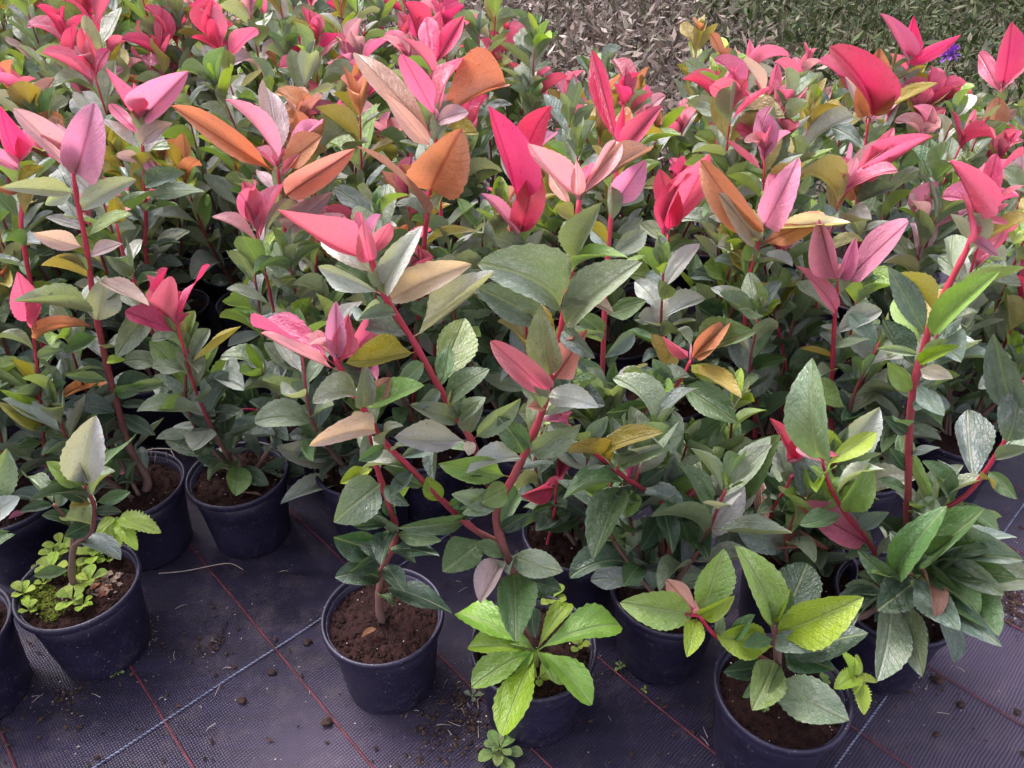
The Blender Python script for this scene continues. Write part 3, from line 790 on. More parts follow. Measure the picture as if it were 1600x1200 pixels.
hero('leaning shrub with bare reddish stem in pot standing at the clear strip of mat', (371, 738), stems=[
    dict(p=[(375, 728), (340, 685), (300, 640), (262, 580), (235, 505), (210, 440), (194, 400), (182, 350)], dy=.05, r0=.0058, r1=.0018, a0=.0, low=0, L='''
      235 505 182 559 .45 g;267 596 287 525 .75 T;283 616 337 650 .55 w;263 599 192 609 .25 g;327 680 304 710 .8 G;337 673 430 680 .5 T;365 731 368 775 .7 l;375 735 420 758 .5 D;182 348 179 304 .6 Y;
      300 640 350 600 .4 D;280 610 240 640 .4 D;240 520 290 490 .4 G;215 450 260 430 .4 G;205 430 165 400 .4 g;310 655 380 640 .4 T;250 550 210 530 .4 D;225 480 270 455 .4 l;345 690 300 670 .4 D'''),
    dict(branch=1, p=[(330, 672), (380, 640), (430, 650)], dy=.03, y0=.03, r0=.0025, r1=.0015, a0=.5, low=0, L='439 650 371 656 .3 G;430 650 460 590 .4 g;400 645 390 590 .4 D;410 645 450 690 .4 T;390 640 350 600 .4 D')], lowfill=0,
    fill=(4, .16, .34, 'crimson', 1))
hero('shrub with a brown stem and pale dusty low leaves behind the bare soil pot', (568, 722), stems=[
    dict(p=[(541, 752), (534, 724), (508, 639), (488, 571), (478, 520)], dy=.02, r0=.004, r1=.0022, a0=.1, a1=.7, low=0, L='''
      530 760 438 788 .34 w;532 722 432 697 .4 w;512 650 465 610 .5 G;505 640 560 600 .4 T;495 590 440 570 .4 G;485 550 430 530 .4 D;515 660 450 650 .4 D;490 575 540 540 .4 g;480 530 520 490 .4 g;480 525 430 480 .4 w;520 690 570 670 .4 G;525 700 480 720 .4 c''')],
    fill=(6, .18, .34, 'pink', 1))
hero('shrub with a small crimson leaf pair low down and tall hot pink top', (900, 826), stems=[
    dict(p=[(905, 815), (925, 720), (938, 640), (945, 480), (952, 370), (962, 280), (968, 235)], dy=.14, r0=.0048, r1=.0024, a0=.3, low=0, L='''
      965 233 925 78 .22 R -10;972 243 1036 165 .32 R 10;969 219 975 162 .2 R;965 317 1009 250 .5 K;962 250 990 200 .3 P;950 400 1010 360 .4 g;945 450 990 420 .4 w;940 560 990 520 .4 T;938 600 890 560 .4 T;
      935 650 990 640 .4 D;930 700 880 660 .4 D;945 500 1010 470 .4 G;950 380 905 345 .35 Y;942 530 900 490 .4 G;955 330 1005 300 .4 g'''),
    dict(p=[(855, 850), (866, 800), (869, 762)], y0=-.03, dy=-.02, r0=.0022, r1=.0016, a0=.6, low=0, L='868 761 813 775 .5 R;869 760 881 710 .38 R;866 790 830 800 .3 G')],
    fill=(7, .20, .36, 'pink', 0), lowfill=0)
hero('wide shrub with leaning crimson shoots and a yellow spotted leaf, reddish soil pot', (1046, 916), stems=[
    dict(p=[(1040, 900), (1045, 800), (975, 745), (920, 700), (888, 665)], dy=-.03, r0=.0045, r1=.0022, a0=.25, low=0, L='''
      935 712 1036 676 .35 Y;976 753 1015 693 .4 M;978 767 880 781 .4 G;979 770 978 809 .8 l;954 738 880 704 .2 Y;962 765 927 874 .42 G;1000 765 960 800 .4 D;1030 790 1050 865 .45 D;900 680 860 660 .4 g;
      910 690 950 650 .4 T;1000 765 1040 730 .4 D;1040 800 1000 860 .4 D;1045 820 1090 850 .4 G'''),
    dict(p=[(1030, 800), (1000, 700), (1005, 642), (1033, 628), (1061, 597), (1080, 562)], dy=.08, y0=.02, r0=.0035, r1=.002, a0=.35, low=0, L='''
      1061 587 1005 600 .4 G;1078 568 1132 602 .45 L;1080 580 1159 622 .36 Y;1064 600 1153 662 .4 G;1080 565 1181 520 .38 G;1078 560 1143 498 .3 O;1076 562 1035 525 .3 P;1033 628 1050 710 .48 g;1016 632 947 645 .4 D;
      1010 640 1060 660 .4 D;1050 610 1020 560 .4 T;1005 660 960 680 .4 D''')],
    fill=(6, .16, .3, 'pink', 0), lowfill=0)
hero('shrub with salmon and bronze hanging leaves between lime pot and wide shrub', xy=(.43, .80), stems=[
    dict(p=[(1200, 890), (1189, 846), (1135, 801), (1100, 768)], dy=-.03, r0=.0032, r1=.0018, a0=.4, low=0, L='''
      1101 762 1117 668 .42 l;1098 772 1016 772 .33 L;1130 795 1078 719 .6 g;1141 790 1220 679 .4 G;1189 829 1183 741 .4 o;1185 820 1216 829 .6 P;1110 792 1032 835 .38 D;1119 801 1083 843 .5 D;1195 840 1296 859 .36 o;1150 815 1130 870 .45 D;1170 830 1180 890 .4 D;1120 790 1150 740 .4 g'''),
    dict(p=[(1203, 812), (1231, 758), (1243, 724)], dy=-.02, r0=.0026, r1=.0018, a0=.6, low=0, L='1243 722 1202 653 .36 R;1245 722 1254 668 .34 R;1235 750 1270 720 .4 M;1225 770 1190 740 .4 D')],
    fill=(8, .11, .25, 'bronze', 0), lowfill=0)
hero('bushy shrub hanging over the mat edge, broad glossy leaves and spilled soil beside', (1402, 930), stems=[
    dict(p=[(1367, 865), (1320, 802), (1296, 758), (1285, 722)], dy=-.01, r0=.0034, r1=.002, a0=.5, low=0, L='''
      1286 714 1269 559 .38 g;1290 727 1370 675 .3 L;1284 724 1250 690 .4 K;1330 800 1360 724 .45 l;1310 780 1279 746 .4 L;1315 790 1350 748 .4 L;1350 850 1240 783 .4 P;1340 835 1390 800 .4 T;1355 855 1320 870 .4 G'''),
    dict(p=[(1410, 880), (1418, 802), (1421, 670), (1431, 589), (1441, 552), (1460, 490), (1490, 430), (1515, 380), (1535, 325)], dy=.06, r0=.0052, r1=.0028, a0=.35, low=0, L='''
      1457 525 1563 424 .32 l;1441 542 1398 466 .28 l;1446 521 1387 417 .3 T;1435 555 1369 545 .25 g;1426 616 1386 565 .4 l;1431 575 1489 592 .45 c;1435 570 1500 540 .3 L;1515 380 1598 243 .3 R;1525 345 1482 250 .25 P;
      1532 330 1558 240 .25 R;1535 325 1600 290 .35 P;1530 340 1575 350 .35 P;1520 370 1560 400 .3 K;1510 390 1500 300 .25 P;1425 640 1470 620 .4 T;1421 680 1380 650 .4 D;1420 720 1470 700 .4 T;1419 760 1370 750 .45 G;1420 740 1390 700 .4 D;1530 335 1520 270 .25 R;1428 600 1475 650 .42 T'''),
    dict(branch=1, p=[(1418, 850), (1450, 810), (1512, 771), (1560, 705), (1600, 640)], dy=.0, r0=.0036, r1=.0024, a0=.45, low=0, L='''
      1525 755 1512 640 .4 T;1586 666 1553 521 .3 T;1540 735 1590 780 .4 G;1570 700 1590 600 .4 T;1480 790 1440 720 .45 G;1550 720 1610 700 .35 g;1500 780 1560 830 .4 G;1460 800 1500 850 .4 T'''),
    dict(branch=1, p=[(1330, 970), (1364, 954), (1401, 913), (1421, 896), (1478, 893)], y0=-.05, dy=-.02, r0=.0045, r1=.0025, a0=.0, a1=.35, low=0, L='''
      1400 880 1539 795 .4 G;1390 885 1480 790 .36 G;1435 880 1549 859 .26 G;1480 892 1544 874 .42 L;1475 896 1600 876 .3 T;1478 905 1560 994 .6 G;1458 920 1566 1011 .3 T;1438 910 1370 954 .6 D;1400 890 1360 895 .6 l;
      1418 880 1468 889 .5 G;1398 945 1370 1065 .42 g;1410 940 1441 1058 .38 g;1384 930 1320 916 .4 G;1430 900 1460 970 .4 o;1440 895 1500 930 .4 G;1410 905 1450 940 .5 l;1470 893 1500 840 .4 T;1395 915 1340 860 .4 G;1440 890 1520 820 .42 T;1460 893 1590 905 .36 G;1450 895 1530 960 .42 G;1420 900 1500 985 .4 T;1380 935 1330 985 .45 D;1405 905 1440 830 .4 G;1390 925 1300 950 .38 D;1475 893 1570 930 .4 g;1430 895 1390 830 .45 T;1465 893 1590 840 .34 T''')],
    fill=(6, .09, .2, 'pink', 0), lowfill=0)
hero('tall two-tiered shrub with bronze cupped leaf, its upper tuft of pink and orange leaves', xy=(-.16, 1.08), stems=[
    dict(p=[(640, 700), (648, 560), (655, 480), (665, 360), (673, 290), (680, 230), (683, 192)], dy=.06, r0=.0046, r1=.0026, a0=.5, low=0, L='''
      675 294 722 200 .72 O;672 216 557 83 .24 o;680 175 628 84 .26 P;682 180 724 101 .36 P;684 189 790 132 .45 O;683 192 732 175 .5 m;672 230 597 142 .2 m;672 385 746 361 .25 Y;668 345 556 228 .16 o;668 340 700 290 .3 w;
      660 420 610 400 .4 G;655 480 700 440 .4 g;650 540 610 520 .4 T;648 580 690 560 .4 G;645 620 600 610 .4 D;662 400 710 400 .4 G'''),
    dict(p=[(690, 560), (690, 420), (688, 330), (684, 270)], dy=.1, y0=.04, r0=.004, r1=.003, a0=.6, low=8, lowto=.9, L='684 280 720 240 .4 w;686 330 640 300 .4 g')],
    fill=(3, .3, .42, 'pink', 1), lowfill=0)
hero('tall crimson-stemmed shrub with long orange leaf and mauve upright leaves on top', xy=(-.40, 1.17), stems=[
    dict(p=[(478, 600), (468, 520), (458, 440), (447, 370), (438, 305), (434, 262)], dy=.05, r0=.0046, r1=.0028, a0=.5, low=0, L='''
      428 267 267 165 .22 O;430 255 351 155 .26 K;430 245 415 135 .4 m;438 263 503 213 .58 O;445 310 555 232 .24 o;442 335 388 317 .45 c;434 305 405 267 .4 m;438 258 503 193 .2 K;446 360 520 300 .3 m;455 430 410 410 .4 g;
      460 470 500 440 .4 w;462 490 420 470 .4 T;468 540 510 520 .4 G;470 560 430 540 .4 D;450 390 490 360 .4 g;436 280 470 240 .3 P;433 262 400 230 .3 K''')],
    fill=(4, .3, .42, 'pink', 2), lowfill=0)
hero('shrub with four hot pink strap leaves on a dark red stem', xy=(.03, 1.10), stems=[
    dict(p=[(826, 560), (826, 470), (820, 400), (812, 360), (812, 320), (822, 255)], dy=.06, r0=.004, r1=.0024, a0=.6, low=0, L='''
      813 368 840 256 .40 R 8;813 375 751 302 .26 K;808 325 763 165 .26 R;822 255 862 165 .36 R;818 260 870 210 .3 K;820 400 770 370 .4 g;822 430 870 410 .4 G;825 470 780 450 .4 T;826 500 870 480 .4 T;820 410 850 360 .4 w''')],
    fill=(4, .28, .4, 'crimson', 1), lowfill=0)
hero('shrub with a pair of upright hot pink leaves among dark leaves', xy=(.30, 1.22), stems=[
    dict(p=[(1040, 520), (1040, 440), (1044, 365)], dy=.05, r0=.004, r1=.0024, a0=.6, low=6, L='1043 362 1030 263 .28 R;1045 358 1078 260 .3 R;1046 355 1109 240 .3 P;1042 380 1000 350 .4 g;1042 400 1090 380 .4 G')],
    fill=(4, .28, .4, 'olive', 1), lowfill=0)
hero('shrub with arching bronze leaves and a pink upright leaf over white-dusted leaf', xy=(.46, 1.10), stems=[
    dict(p=[(1180, 620), (1165, 520), (1170, 440), (1182, 390), (1195, 345)], dy=.04, r0=.0046, r1=.0026, a0=.6, low=0, L='''
      1185 371 1094 250 .26 O;1178 378 1121 300 .36 w;1195 351 1249 246 .38 K;1190 385 1290 337 .3 O;1200 360 1330 348 .2 c;1172 430 1145 390 .5 Y;1195 348 1215 260 .25 P;1168 470 1110 450 .4 w;1166 500 1220 470 .4 L;1170 540 1120 520 .4 G;1168 480 1210 440 .4 Y;1175 580 1230 560 .4 G;1170 550 1215 540 .4 T'''),
    dict(p=[(1230, 600), (1210, 480), (1215, 400)], y0=.03, dy=.04, r0=.003, r1=.002, a0=.5, low=8, lowto=.95)],
    fill=(3, .28, .38, 'pink', 0), lowfill=0)
hero('shrub topped by a broad orchid pink leaf and a salmon one bent down', xy=(.60, 1.02), stems=[
    dict(p=[(1300, 680), (1300, 600), (1303, 520), (1307, 470), (1311, 435)], dy=.02, r0=.0042, r1=.0024, a0=.65, low=0, L='''
      1307 490 1243 415 .36 P;1305 505 1275 445 .26 K;1307 440 1280 342 .28 K;1311 440 1337 370 .26 K;1313 452 1420 347 .38 K;1303 560 1250 545 .25 Y;1303 545 1360 530 .3 g;1300 600 1350 590 .35 T;1300 620 1250 590 .4 G;1300 650 1360 650 .45 D;1300 640 1250 640 .4 D''')],
    fill=(5, .2, .32, 'mauve', 0), lowfill=0)
hero('shrub with pink leaf and lilac spotted leaf paired above a bronze one', xy=(.74, 1.38), stems=[
    dict(p=[(1350, 480), (1345, 400), (1338, 330), (1345, 275)], dy=.04, r0=.004, r1=.0024, a0=.6, low=6, L='1347 268 1397 199 .36 P;1345 280 1418 216 .35 m;1338 310 1293 250 .6 O;1342 300 1458 213 .2 P;1340 320 1400 290 .35 T;1342 350 1300 320 .4 g;1342 370 1400 345 .35 w')],
    fill=(4, .3, .42, 'mauve', 1), lowfill=0)
hero('shrub with wide open crimson leaves and an upright bronze one before the grass', xy=(.82, 1.62), stems=[
    dict(p=[(1345, 330), (1350, 250), (1357, 185)], dy=.05, r0=.004, r1=.0024, a0=.6, low=6, L='1357 190 1296 73 .26 R;1358 175 1374 74 .5 O;1360 170 1465 130 .3 Y;1356 200 1320 120 .3 m;1358 195 1400 140 .3 K;1352 230 1300 200 .4 T;1352 240 1410 210 .4 g')],
    fill=(4, .32, .45, 'crimson', 1), lowfill=0)
hero('shrub with three splayed crimson leaves beside the purple flower', xy=(1.05, 1.98), stems=[
    dict(p=[(1410, 230), (1414, 160), (1418, 100)], dy=.03, r0=.004, r1=.0024, a0=.6, low=6, L='1418 100 1374 20 .26 M;1419 100 1428 24 .32 R;1420 105 1502 54 .25 R;1417 110 1370 90 .3 P;1417 120 1460 125 .35 Y')],
    fill=(4, .34, .46, 'pink', 1), lowfill=0)
hero('tall crimson-topped shrub with hanging tan leaf at the block corner', xy=(1.22, 1.78), stems=[
    dict(p=[(1540, 290), (1552, 200), (1566, 138)], dy=.03, r0=.004, r1=.0024, a0=.6, low=6, L='1566 138 1580 34 .42 R;1564 145 1529 84 .32 P;1567 140 1612 80 .32 P;1550 209 1563 152 .5 o;1552 200 1590 170 .35 m;1548 220 1510 200 .4 Y')],
    fill=(4, .32, .45, 'crimson', 1), lowfill=0)
hero('shrub with crimson stem, mauve and grey-green arching tip leaves', xy=(.58, 1.62), stems=[
    dict(p=[(1190, 330), (1193, 250), (1196, 200), (1198, 150)], dy=.03, r0=.004, r1=.0026, a0=.7, low=6, L='1197 155 1148 79 .2 m;1198 152 1215 98 .28 P;1199 158 1268 110 .25 g;1196 170 1150 160 .35 L;1196 175 1240 165 .35 L;1195 200 1160 210 .4 G;1197 160 1225 120 .3 o')],
    fill=(4, .34, .46, 'olive', 2), lowfill=0)
hero('shrub with orchid leaf and crossed pale mauve leaf on pink stem', xy=(-.74, 1.30), stems=[
    dict(p=[(228, 400), (228, 350), (226, 290), (223, 230), (221, 190)], dy=.04, r0=.004, r1=.0024, a0=.6, low=5, L='221 190 295 111 .36 K;220 195 165 105 .2 P;221 188 209 128 .28 P;219 215 172 162 .3 P;222 230 270 192 .3 m;224 250 182 240 .3 m;226 290 290 270 .4 T;227 310 320 300 .4 G;224 240 250 280 .3 K')],
    fill=(4, .3, .42, 'pink', 2), lowfill=0)
hero('shrub with vivid pink leaf over pale underleaf beside mauve-tipped shrub', xy=(-.86, 1.08), stems=[
    dict(p=[(40, 400), (34, 320), (28, 258)], dy=.04, r0=.004, r1=.0024, a0=.7, low=5, L='28 255 0 165 .32 R;30 262 45 190 .3 P;30 265 -40 230 .3 K;32 290 70 260 .3 Y;33 300 -10 290 .35 O')],
    fill=(4, .3, .4, 'olive', 2), lowfill=0)
hero('shrub with twin upright deep pink leaves high above its neighbours', xy=(-.18, 1.52), stems=[
    dict(p=[(668, 260), (672, 180), (676, 105)], dy=.03, r0=.004, r1=.0026, a0=.7, low=5, L='676 105 665 27 .38 R;677 105 726 24 .32 R;674 120 628 60 .3 P;675 125 645 100 .3 m;676 130 720 90 .3 P')],
    fill=(4, .36, .48, 'crimson', 2), lowfill=0)

# ------------------------------------------------------------------ the packed block behind: every pot its own plant
SP = .188
TIPS = dict(crimson='deep pink', pink='pale pink', mauve='dusty mauve', bronze='bronze orange', olive='olive green')
row, y = 0, .93
while y < 2.62:
    x = -2.3 + (SP / 2 if row % 2 else 0)
    while x < 2.3:
        px, py = x + U(-.02, .02), y + U(-.02, .02)
        right = .64 + (py - .80) * .74
        left = -.53 - py * .66
        front = .93 if px > -.35 else .99
        back = 2.45 if px < -.15 else (2.18 if px < .55 else 2.0)
        ok = front <= py < back and left < px < right and all((px - q.x) ** 2 + (py - q.y) ** 2 > .160 ** 2 for q in PLANTS)
        if ok:
            w = [3, 3, 2, 2, 3] if px > -.2 else [2, 4, 3, 2, 3]
            if px < -.45: w = [1, 3, 5, 3, 5]
            if py > 1.6 and -.95 < px < .1: w = [8, 3, 1, 1, 1]
            sch = RND.choices(['crimson', 'pink', 'mauve', 'bronze', 'olive'], w)[0]
            tall = RND.random() < .45
            lab = None
            for q, ph in sorted(HEROES, key=lambda h: (h[0].x - px) ** 2 + (h[0].y - py) ** 2)[:9]:
                dx, dy = px - q.x, py - q.y
                rel = 'behind' if dy > abs(dx) else 'beside' if dy > -abs(dx) else 'in front of'
                dd = math.sqrt(dx * dx + dy * dy)
                if dd > .3: rel = ('two pots ' if dd < .5 else 'some pots ') + {'behind': 'behind', 'beside': 'from', 'in front of': 'before'}[rel]
                lab = f"{'tall' if tall else 'shorter'} shrub with {TIPS[sch]} tips {rel} the {ph}"
                if lab not in USED: break
            USED[lab] = 1
            loc = Vector((px, py, 0))
            root = shrub(loc, lab, False)
            h = (.46, .58) if tall else (.37, .47)
            k = (.86 if py < 1.3 else 1.0) * (1.14 if py > 1.8 and px < -.05 else .80 if py > 1.45 and px > .05 else 1.0)
            nt = RND.choice((1, 2, 2, 3)) if tall else RND.choice((1, 1, 2))
            filler_shoots(root, loc, RND.choice((4, 5, 5)), h[0] * k * .72, h[1] * k, sch, nt + 1, .34, t0=.11 if py < 1.35 else .26 if py < 1.8 else .36)
            if py < 1.6: filler_shoots(root, loc, 2, .12, .22, sch, 0, .8, t0=.08)
        x += SP
    y += SP * .87; row += 1
print('plants', len(PLANTS), 'leaves', NLEAF[0])

# ------------------------------------------------------------------ background: dry weeds, grass, wire fence, flower
def blades(name, n, region, tones, hmin, hmax, wid, lean, leafy):
    vv, ff, cc = [], [], []
    r = random.Random(len(name) + n)
    while n > 0:
        x, y = r.uniform(*region[0]), r.uniform(*region[1])
        if region[2] and not region[2](x, y): continue
        n -= 1
        h = r.uniform(hmin, hmax); a = r.uniform(0, 6.28); le = r.uniform(.1, 1) * lean
        d = Vector((math.cos(a) * le, math.sin(a) * le, 1)).normalized()
        s = Vector((math.cos(a + 1.57 + r.uniform(-.6, .6)), math.sin(a + 1.57), r.uniform(-.2, .2)))
        t = r.choice(tones); j = r.uniform(.6, 1.3); c = (t[0] * j, t[1] * j, t[2] * j)
        b = Vector((x, y, -.012)); w = wid * r.uniform(.6, 1.3)
        m, e = b + d * h * .6, b + d * h + Vector((math.cos(a), math.sin(a), -.4)) * h * .3 * le
        i = len(vv); vv += [b - s * w * .5, b + s * w * .5, m + s * w * .45, m - s * w * .45, e]; cc += [c] * 5
        ff += [(i, i + 1, i + 2, i + 3), (i + 3, i + 2, i + 4)]
        for _ in range(leafy):
            p = b + d * h * r.uniform(.3, 1); q = Vector((r.uniform(-1, 1), r.uniform(-1, 1), r.uniform(-.3, .9))).normalized(); L = r.uniform(.035, .09)
            z = q.cross(Vector((r.uniform(-1, 1), r.uniform(-1, 1), 1))).normalized() * L * .16
            i = len(vv); t2 = r.choice(tones); j = r.uniform(.6, 1.4); c2 = (t2[0] * j, t2[1] * j, t2[2] * j)
            vv += [p, p + q * L * .45 + z, p + q * L, p + q * L * .45 - z]; cc += [c2] * 4; ff.append((i, i + 1, i + 2, i + 3))
    return put(name, mesh_from(name, vv, ff, M_TONE, False, None, None, cc))
DRY = [(.13, .095, .075), (.20, .16, .13), (.08, .058, .045), (.27, .24, .20), (.14, .125, .095), (.08, .085, .045), (.05, .037, .03)]
GRN = [(.03, .05, .013), (.05, .075, .022), (.02, .035, .010), (.075, .09, .036), (.11, .11, .07)]
edge = lambda x, y: y > (2.72 if x < -.1 else 2.42 if x < .7 else 2.3) and not (1.7 * x > y + 1.6)
tag(blades('dry_grass', 7000, ((-3.4, 3.2), (2.25, 7.2), lambda x, y: edge(x, y) and x > -1.0 - (y - 2.7) * .25 and x < .9 + .1 * y), DRY, .08, .30, .007, .7, 4),
    'mass of dry pale weeds and stalks beyond the potted shrubs', 'dry grass', None, 'stuff')
tag(blades('green_grass', 7000, ((.2, 5.5), (2.3, 8.2), lambda x, y: edge(x, y) and x > .95 + (y - 3) * .08 or (y > 6.2)), GRN, .08, .34, .008, .6, 3),
    'dark green grass growing past the dry weeds', 'grass', None, 'stuff')
tag(blades('dry_stubble', 2500, ((-5.5, -.9), (2.8, 7.5), None), DRY, .01, .06, .006, 1.2, 2), 'thin straw stubble on the bare earth by the wire fence', 'stubble', None, 'stuff')
tag(blades('grass_verge', 2600, ((-6, -2.2), (5.2, 7.5), None), [(.09, .16, .03), (.14, .21, .05), (.06, .11, .02)], .05, .16, .008, .7, 3), 'bright green grass verge behind the wire fence', 'grass', None, 'stuff')

FY = 3.05
fx0, fx1 = -2.9, -.25
fence = empty('wire_fence', ((fx0 + fx1) / 2, FY, 0))
tag(fence, 'rusty wire fence with thin upright wires and wooden posts', 'fence')
def fence_part(name, a, b, r, mat, sides=6):
    vv, ff, _ = tube([a - fence.location, (a + b) / 2 - fence.location, b - fence.location], r, r, sides)
    return put(name, mesh_from(name, vv, ff, mat), fence)
x = fx0
while x <= fx1:
    fence_part('wire', Vector((x, FY, -.01)), Vector((x + U(-.006, .006), FY, 1.3)), .0019, M_WIRE, 5); x += .088
for z in (.06, 1.28): fence_part('wire', Vector((fx0, FY + .004, z)), Vector((fx1, FY + .004, z)), .0018, M_WIRE, 5)
for x in (fx0, at_y(76, 10, FY + .05).x, fx1):
    fence_part('post', Vector((x, FY + .045, -.05)), Vector((x, FY + .045, 1.36)), .036, M_POST, 14)

fl = at_y(1482, 88, 2.35)
flower = empty('purple_flower', (fl.x, fl.y, 0))
tag(flower, 'small ragged purple flower head on a thin stalk behind the shrubs', 'flower')
vv, ff, _ = tube([Vector((.03, 0, -.012)), Vector((.012, .003, fl.z * .5)), Vector((0, 0, fl.z))], .003, .002, 6)
put('stalk', mesh_from('stalk', vv, ff, M_SPROUT), flower)
M_PET = flat_material('purple_petal', (.20, .06, .42), (.42, .16, .62), 90, .6)
pm = leaf_mesh('petal', 'spoon', .4, .3, 0, 0, .02, 5, M_PET)
for k in range(34):
    a = k * 2.39996; el = math.radians(80 - k * 3.2)
    d = Vector((math.cos(a) * math.cos(el), math.sin(a) * math.cos(el), math.sin(el)))
    c = Vector((0, 0, fl.z))
    put('petal', pm, flower, leaf_matrix(c, c + d * U(.028, .042), .011, Vector((0, 0, 1)) + d * .2, Vector((0, 0, 0))))

# ------------------------------------------------------------------ odds and ends lying on the mat and in the pots
def dead_leaf(x, y, tx, ty, z, w, label, code='o'):
    a, b = at_z(x, y, z), at_z(tx, ty, z + .002)
    o = put('fallen_leaf', RND.choice(LANCE), None, leaf_matrix(a, b, (b - a).length * w, Vector((.1, -.1, 1)), Vector((0, 0, 0))))
    o.color = PAL[code] + (1,)
    return tag(o, label, 'fallen leaf')
dead_leaf(562, 998, 588, 983, SOIL_Z + .0135, .36, 'small orange fallen leaf on bare reddish potting soil', 'O')
dead_leaf(10, 812, 42, 800, SOIL_Z + .012, .45, 'dull red fallen leaf lying in the pot under bronze paired leaves', 'M')
dead_leaf(165, 745, 205, 735, SOIL_Z + .012, .5, 'dark red fallen leaf at the woody base of mauve-tipped shrub', 'M')
dead_leaf(372, 768, 410, 775, SOIL_Z + .012, .3, 'tan fallen leaf at the front rim of leaning shrub pot', 'o')
def twig(name, pts, r, mat, label, cat):
    c = pts[0].copy(); path = smooth_path([p - c for p in pts], 24)
    vv, ff, _ = tube(path, r, r * .6, 6)
    o = put(name, mesh_from(name, vv, ff, mat)); o.location = c
    return tag(o, label, cat)
twig('dry_stalk', [at_z(248, 896, .002), at_z(290, 892, .003), at_z(340, 882, .012), at_z(362, 881, .010), at_z(380, 890, .002)], .0011, M_STRAW, 'thin pale dry stalk lying on the black mat', 'stalk')
d = twig('dry_twig', [at_z(140, 735, .160), at_z(190, 718, .175), at_z(235, 702, .18), at_z(275, 702, .175)], .0013, M_STRAW, 'branching straw-coloured twig leaning over pot of mauve-tipped shrub', 'twig')
for k in range(16):
    f = (k + 1) / 17; p = (at_z(140, 735, .160)).lerp(at_z(275, 702, .176), f) - d.location
    e = p + Vector((U(-.012, .02), U(-.02, .01), U(-.02, .014)))
    vv, ff, _ = tube([p, (p + e) / 2 + Vector((0, 0, .002)), e], .0007, .0004, 5)
    put('twiglet', mesh_from('twiglet', vv, ff, M_STRAW), d)
# seedlings rooted in the mat
def mat_seedling(x, y, size, n, label, code='l'):
    c = at_z(x, y, .0); r = empty('seedling', c); tag(r, label, 'seedling')
    vv, ff, _ = tube([Vector((0, 0, -.003)), Vector((0, 0, size * .2)), Vector((0, 0, size * .45))], .0012, .0008, 5)
    put('stalk', mesh_from('stalk', vv, ff, M_SPROUT), r)
    a0 = U(0, 6.28)
    for i in range(n):
        a = a0 + i * 2.39996; b = c + Vector((0, 0, size * (.1 + .4 * i / n)))
        dd = Vector((math.cos(a), math.sin(a), .15 + .9 * (i / n) ** 2)).normalized()
        add_leaf(r, c, b, b + dd * size * (1.1 - .6 * i / n), .5, code, Vector((0, 0, 1)), RND.choice(SEEDL))
mat_seedling(782, 1178, .034, 12, 'lime green seedling rosette rooted in the mat before the rosette pot', 'l')
mat_seedling(185, 1053, .011, 4, 'tiny seedling at the foot of the mossy pot', 'l')
mat_seedling(738, 1090, .014, 5, 'grey-green seedling beside soil crumbs between two pots', 'g')
mat_seedling(968, 1043, .010, 5, 'tiny seedling on the red thread beside rosette pot', 'l')
mat_seedling(1006, 1078, .007, 4, 'minute pale seedling at foot of the wide shrub pot', 'L')
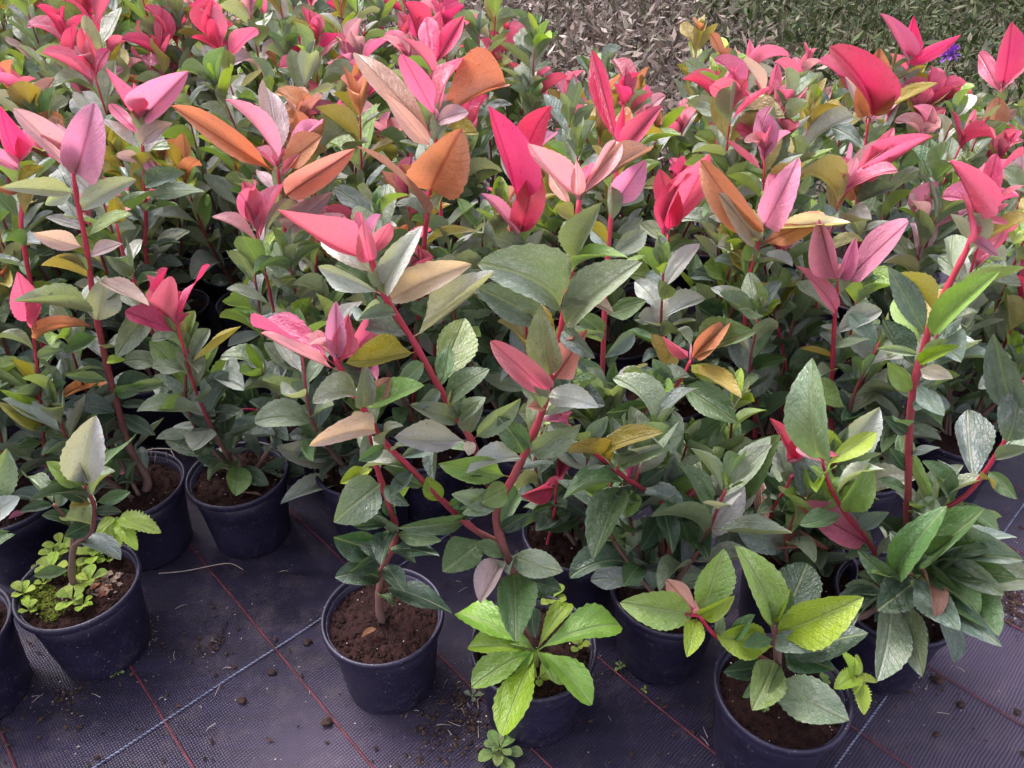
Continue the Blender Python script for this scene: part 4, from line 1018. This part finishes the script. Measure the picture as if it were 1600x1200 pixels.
# soil clods
CL = [(510, 1128, .009, 'dark round soil clod on the mat before the bare soil pot'), (378, 1095, .007, 'dark soil clod on shiny open mat'), (424, 1050, .007, 'soil clod just below the red thread'),
      (480, 1003, .007, 'soil clod touching the light cord'), (1463, 1202 - 55, .005, 'soil clod on the lavender-grey mat'), (1502, 1100, .007, 'elongated soil clod on the lavender-grey mat'),
      (1590, 1112, .006, 'soil clod near the outer red thread'), (1465, 1062, .009, 'soil clump under the overhanging bushy shrub')]
for (x, y, s, lab) in CL:
    c = at_z(x, y, s * .3); r = random.Random(int(x))
    vv, ff = [], []
    for i in range(7):
        for k in range(10):
            th, ph = math.pi * i / 6, 2 * math.pi * k / 10
            v = Vector((math.sin(th) * math.cos(ph) * 1.25, math.sin(th) * math.sin(ph), math.cos(th) * .7)); q = 1 + .7 * mnoise.noise(v * 2.6 + Vector((x, y, 0))) + r.uniform(-.22, .22)
            vv.append(v * s * q * .72)
    for i in range(6):
        for k in range(10): ff.append((i * 10 + k, i * 10 + (k + 1) % 10, (i + 1) * 10 + (k + 1) % 10, (i + 1) * 10 + k))
    o = put('soil_clod', mesh_from('soil_clod', vv, ff, M_CRUMB)); o.location = c; tag(o, lab, 'soil clod')
def scatter(name, n, mat, smin, smax, spots, flat):
    sp = []
    while len(sp) < n:
        if RND.random() < .45:
            x, y = U(-1.1, 1.1), U(.38, 1.05)
        else:
            cx, cy, rad = RND.choice(spots); c = at_z(cx, cy, 0); q = rad * abs(RND.gauss(0, .55)); a = U(0, 6.28); x, y = c.x + q * math.cos(a), c.y + q * math.sin(a)
        s = smin + (smax - smin) * RND.random() ** 3
        sp.append((x, y, s * .5, s))
    return put(name, bits_mesh(name, sp, mat, RND, flat))
SPOT = [(720, 1100, .07), (740, 1130, .05), (1575, 930, .06), (1590, 960, .06), (1565, 900, .05), (1585, 940, .05), (1560, 880, .05), (100, 1090, .10), (230, 990, .06), (330, 1010, .12), (680, 1150, .08), (1420, 1060, .06), (1540, 880, .06)]
tag(scatter('soil_crumbs', 3000, M_CRUMB, .0007, .0045, SPOT, 1.0), 'dark soil crumbs scattered over the mat', 'soil crumbs', None, 'stuff')
tag(scatter('chaff', 1500, M_CHAFF, .0004, .0017, SPOT, .3), 'pale specks and chaff scattered over the mat', 'chaff', None, 'stuff')
vv, ff = [], []
for _ in range(130):
    if RND.random() < .6: cx, cy, rad = RND.choice(SPOT); c = at_z(cx, cy, 0); c += Vector((RND.gauss(0, rad * .6), RND.gauss(0, rad * .6), 0))
    else: c = Vector((U(-1, 1), U(.4, 1), 0))
    a = U(0, 6.28); L = U(.004, .02); dd = Vector((math.cos(a), math.sin(a), 0)) * L
    t = tube([c + Vector((0, 0, .0012)), c + dd * .5 + Vector((U(-.002, .002), U(-.002, .002), .003)), c + dd + Vector((0, 0, .0012))], .0006, .0004, 4)
    i = len(vv); vv += t[0]; ff += [tuple(q + i for q in f) for f in t[1]]
tag(put('straw_bits', mesh_from('straw_bits', vv, ff, M_STRAW)), 'short pale straws scattered over the mat', 'straw', None, 'stuff')
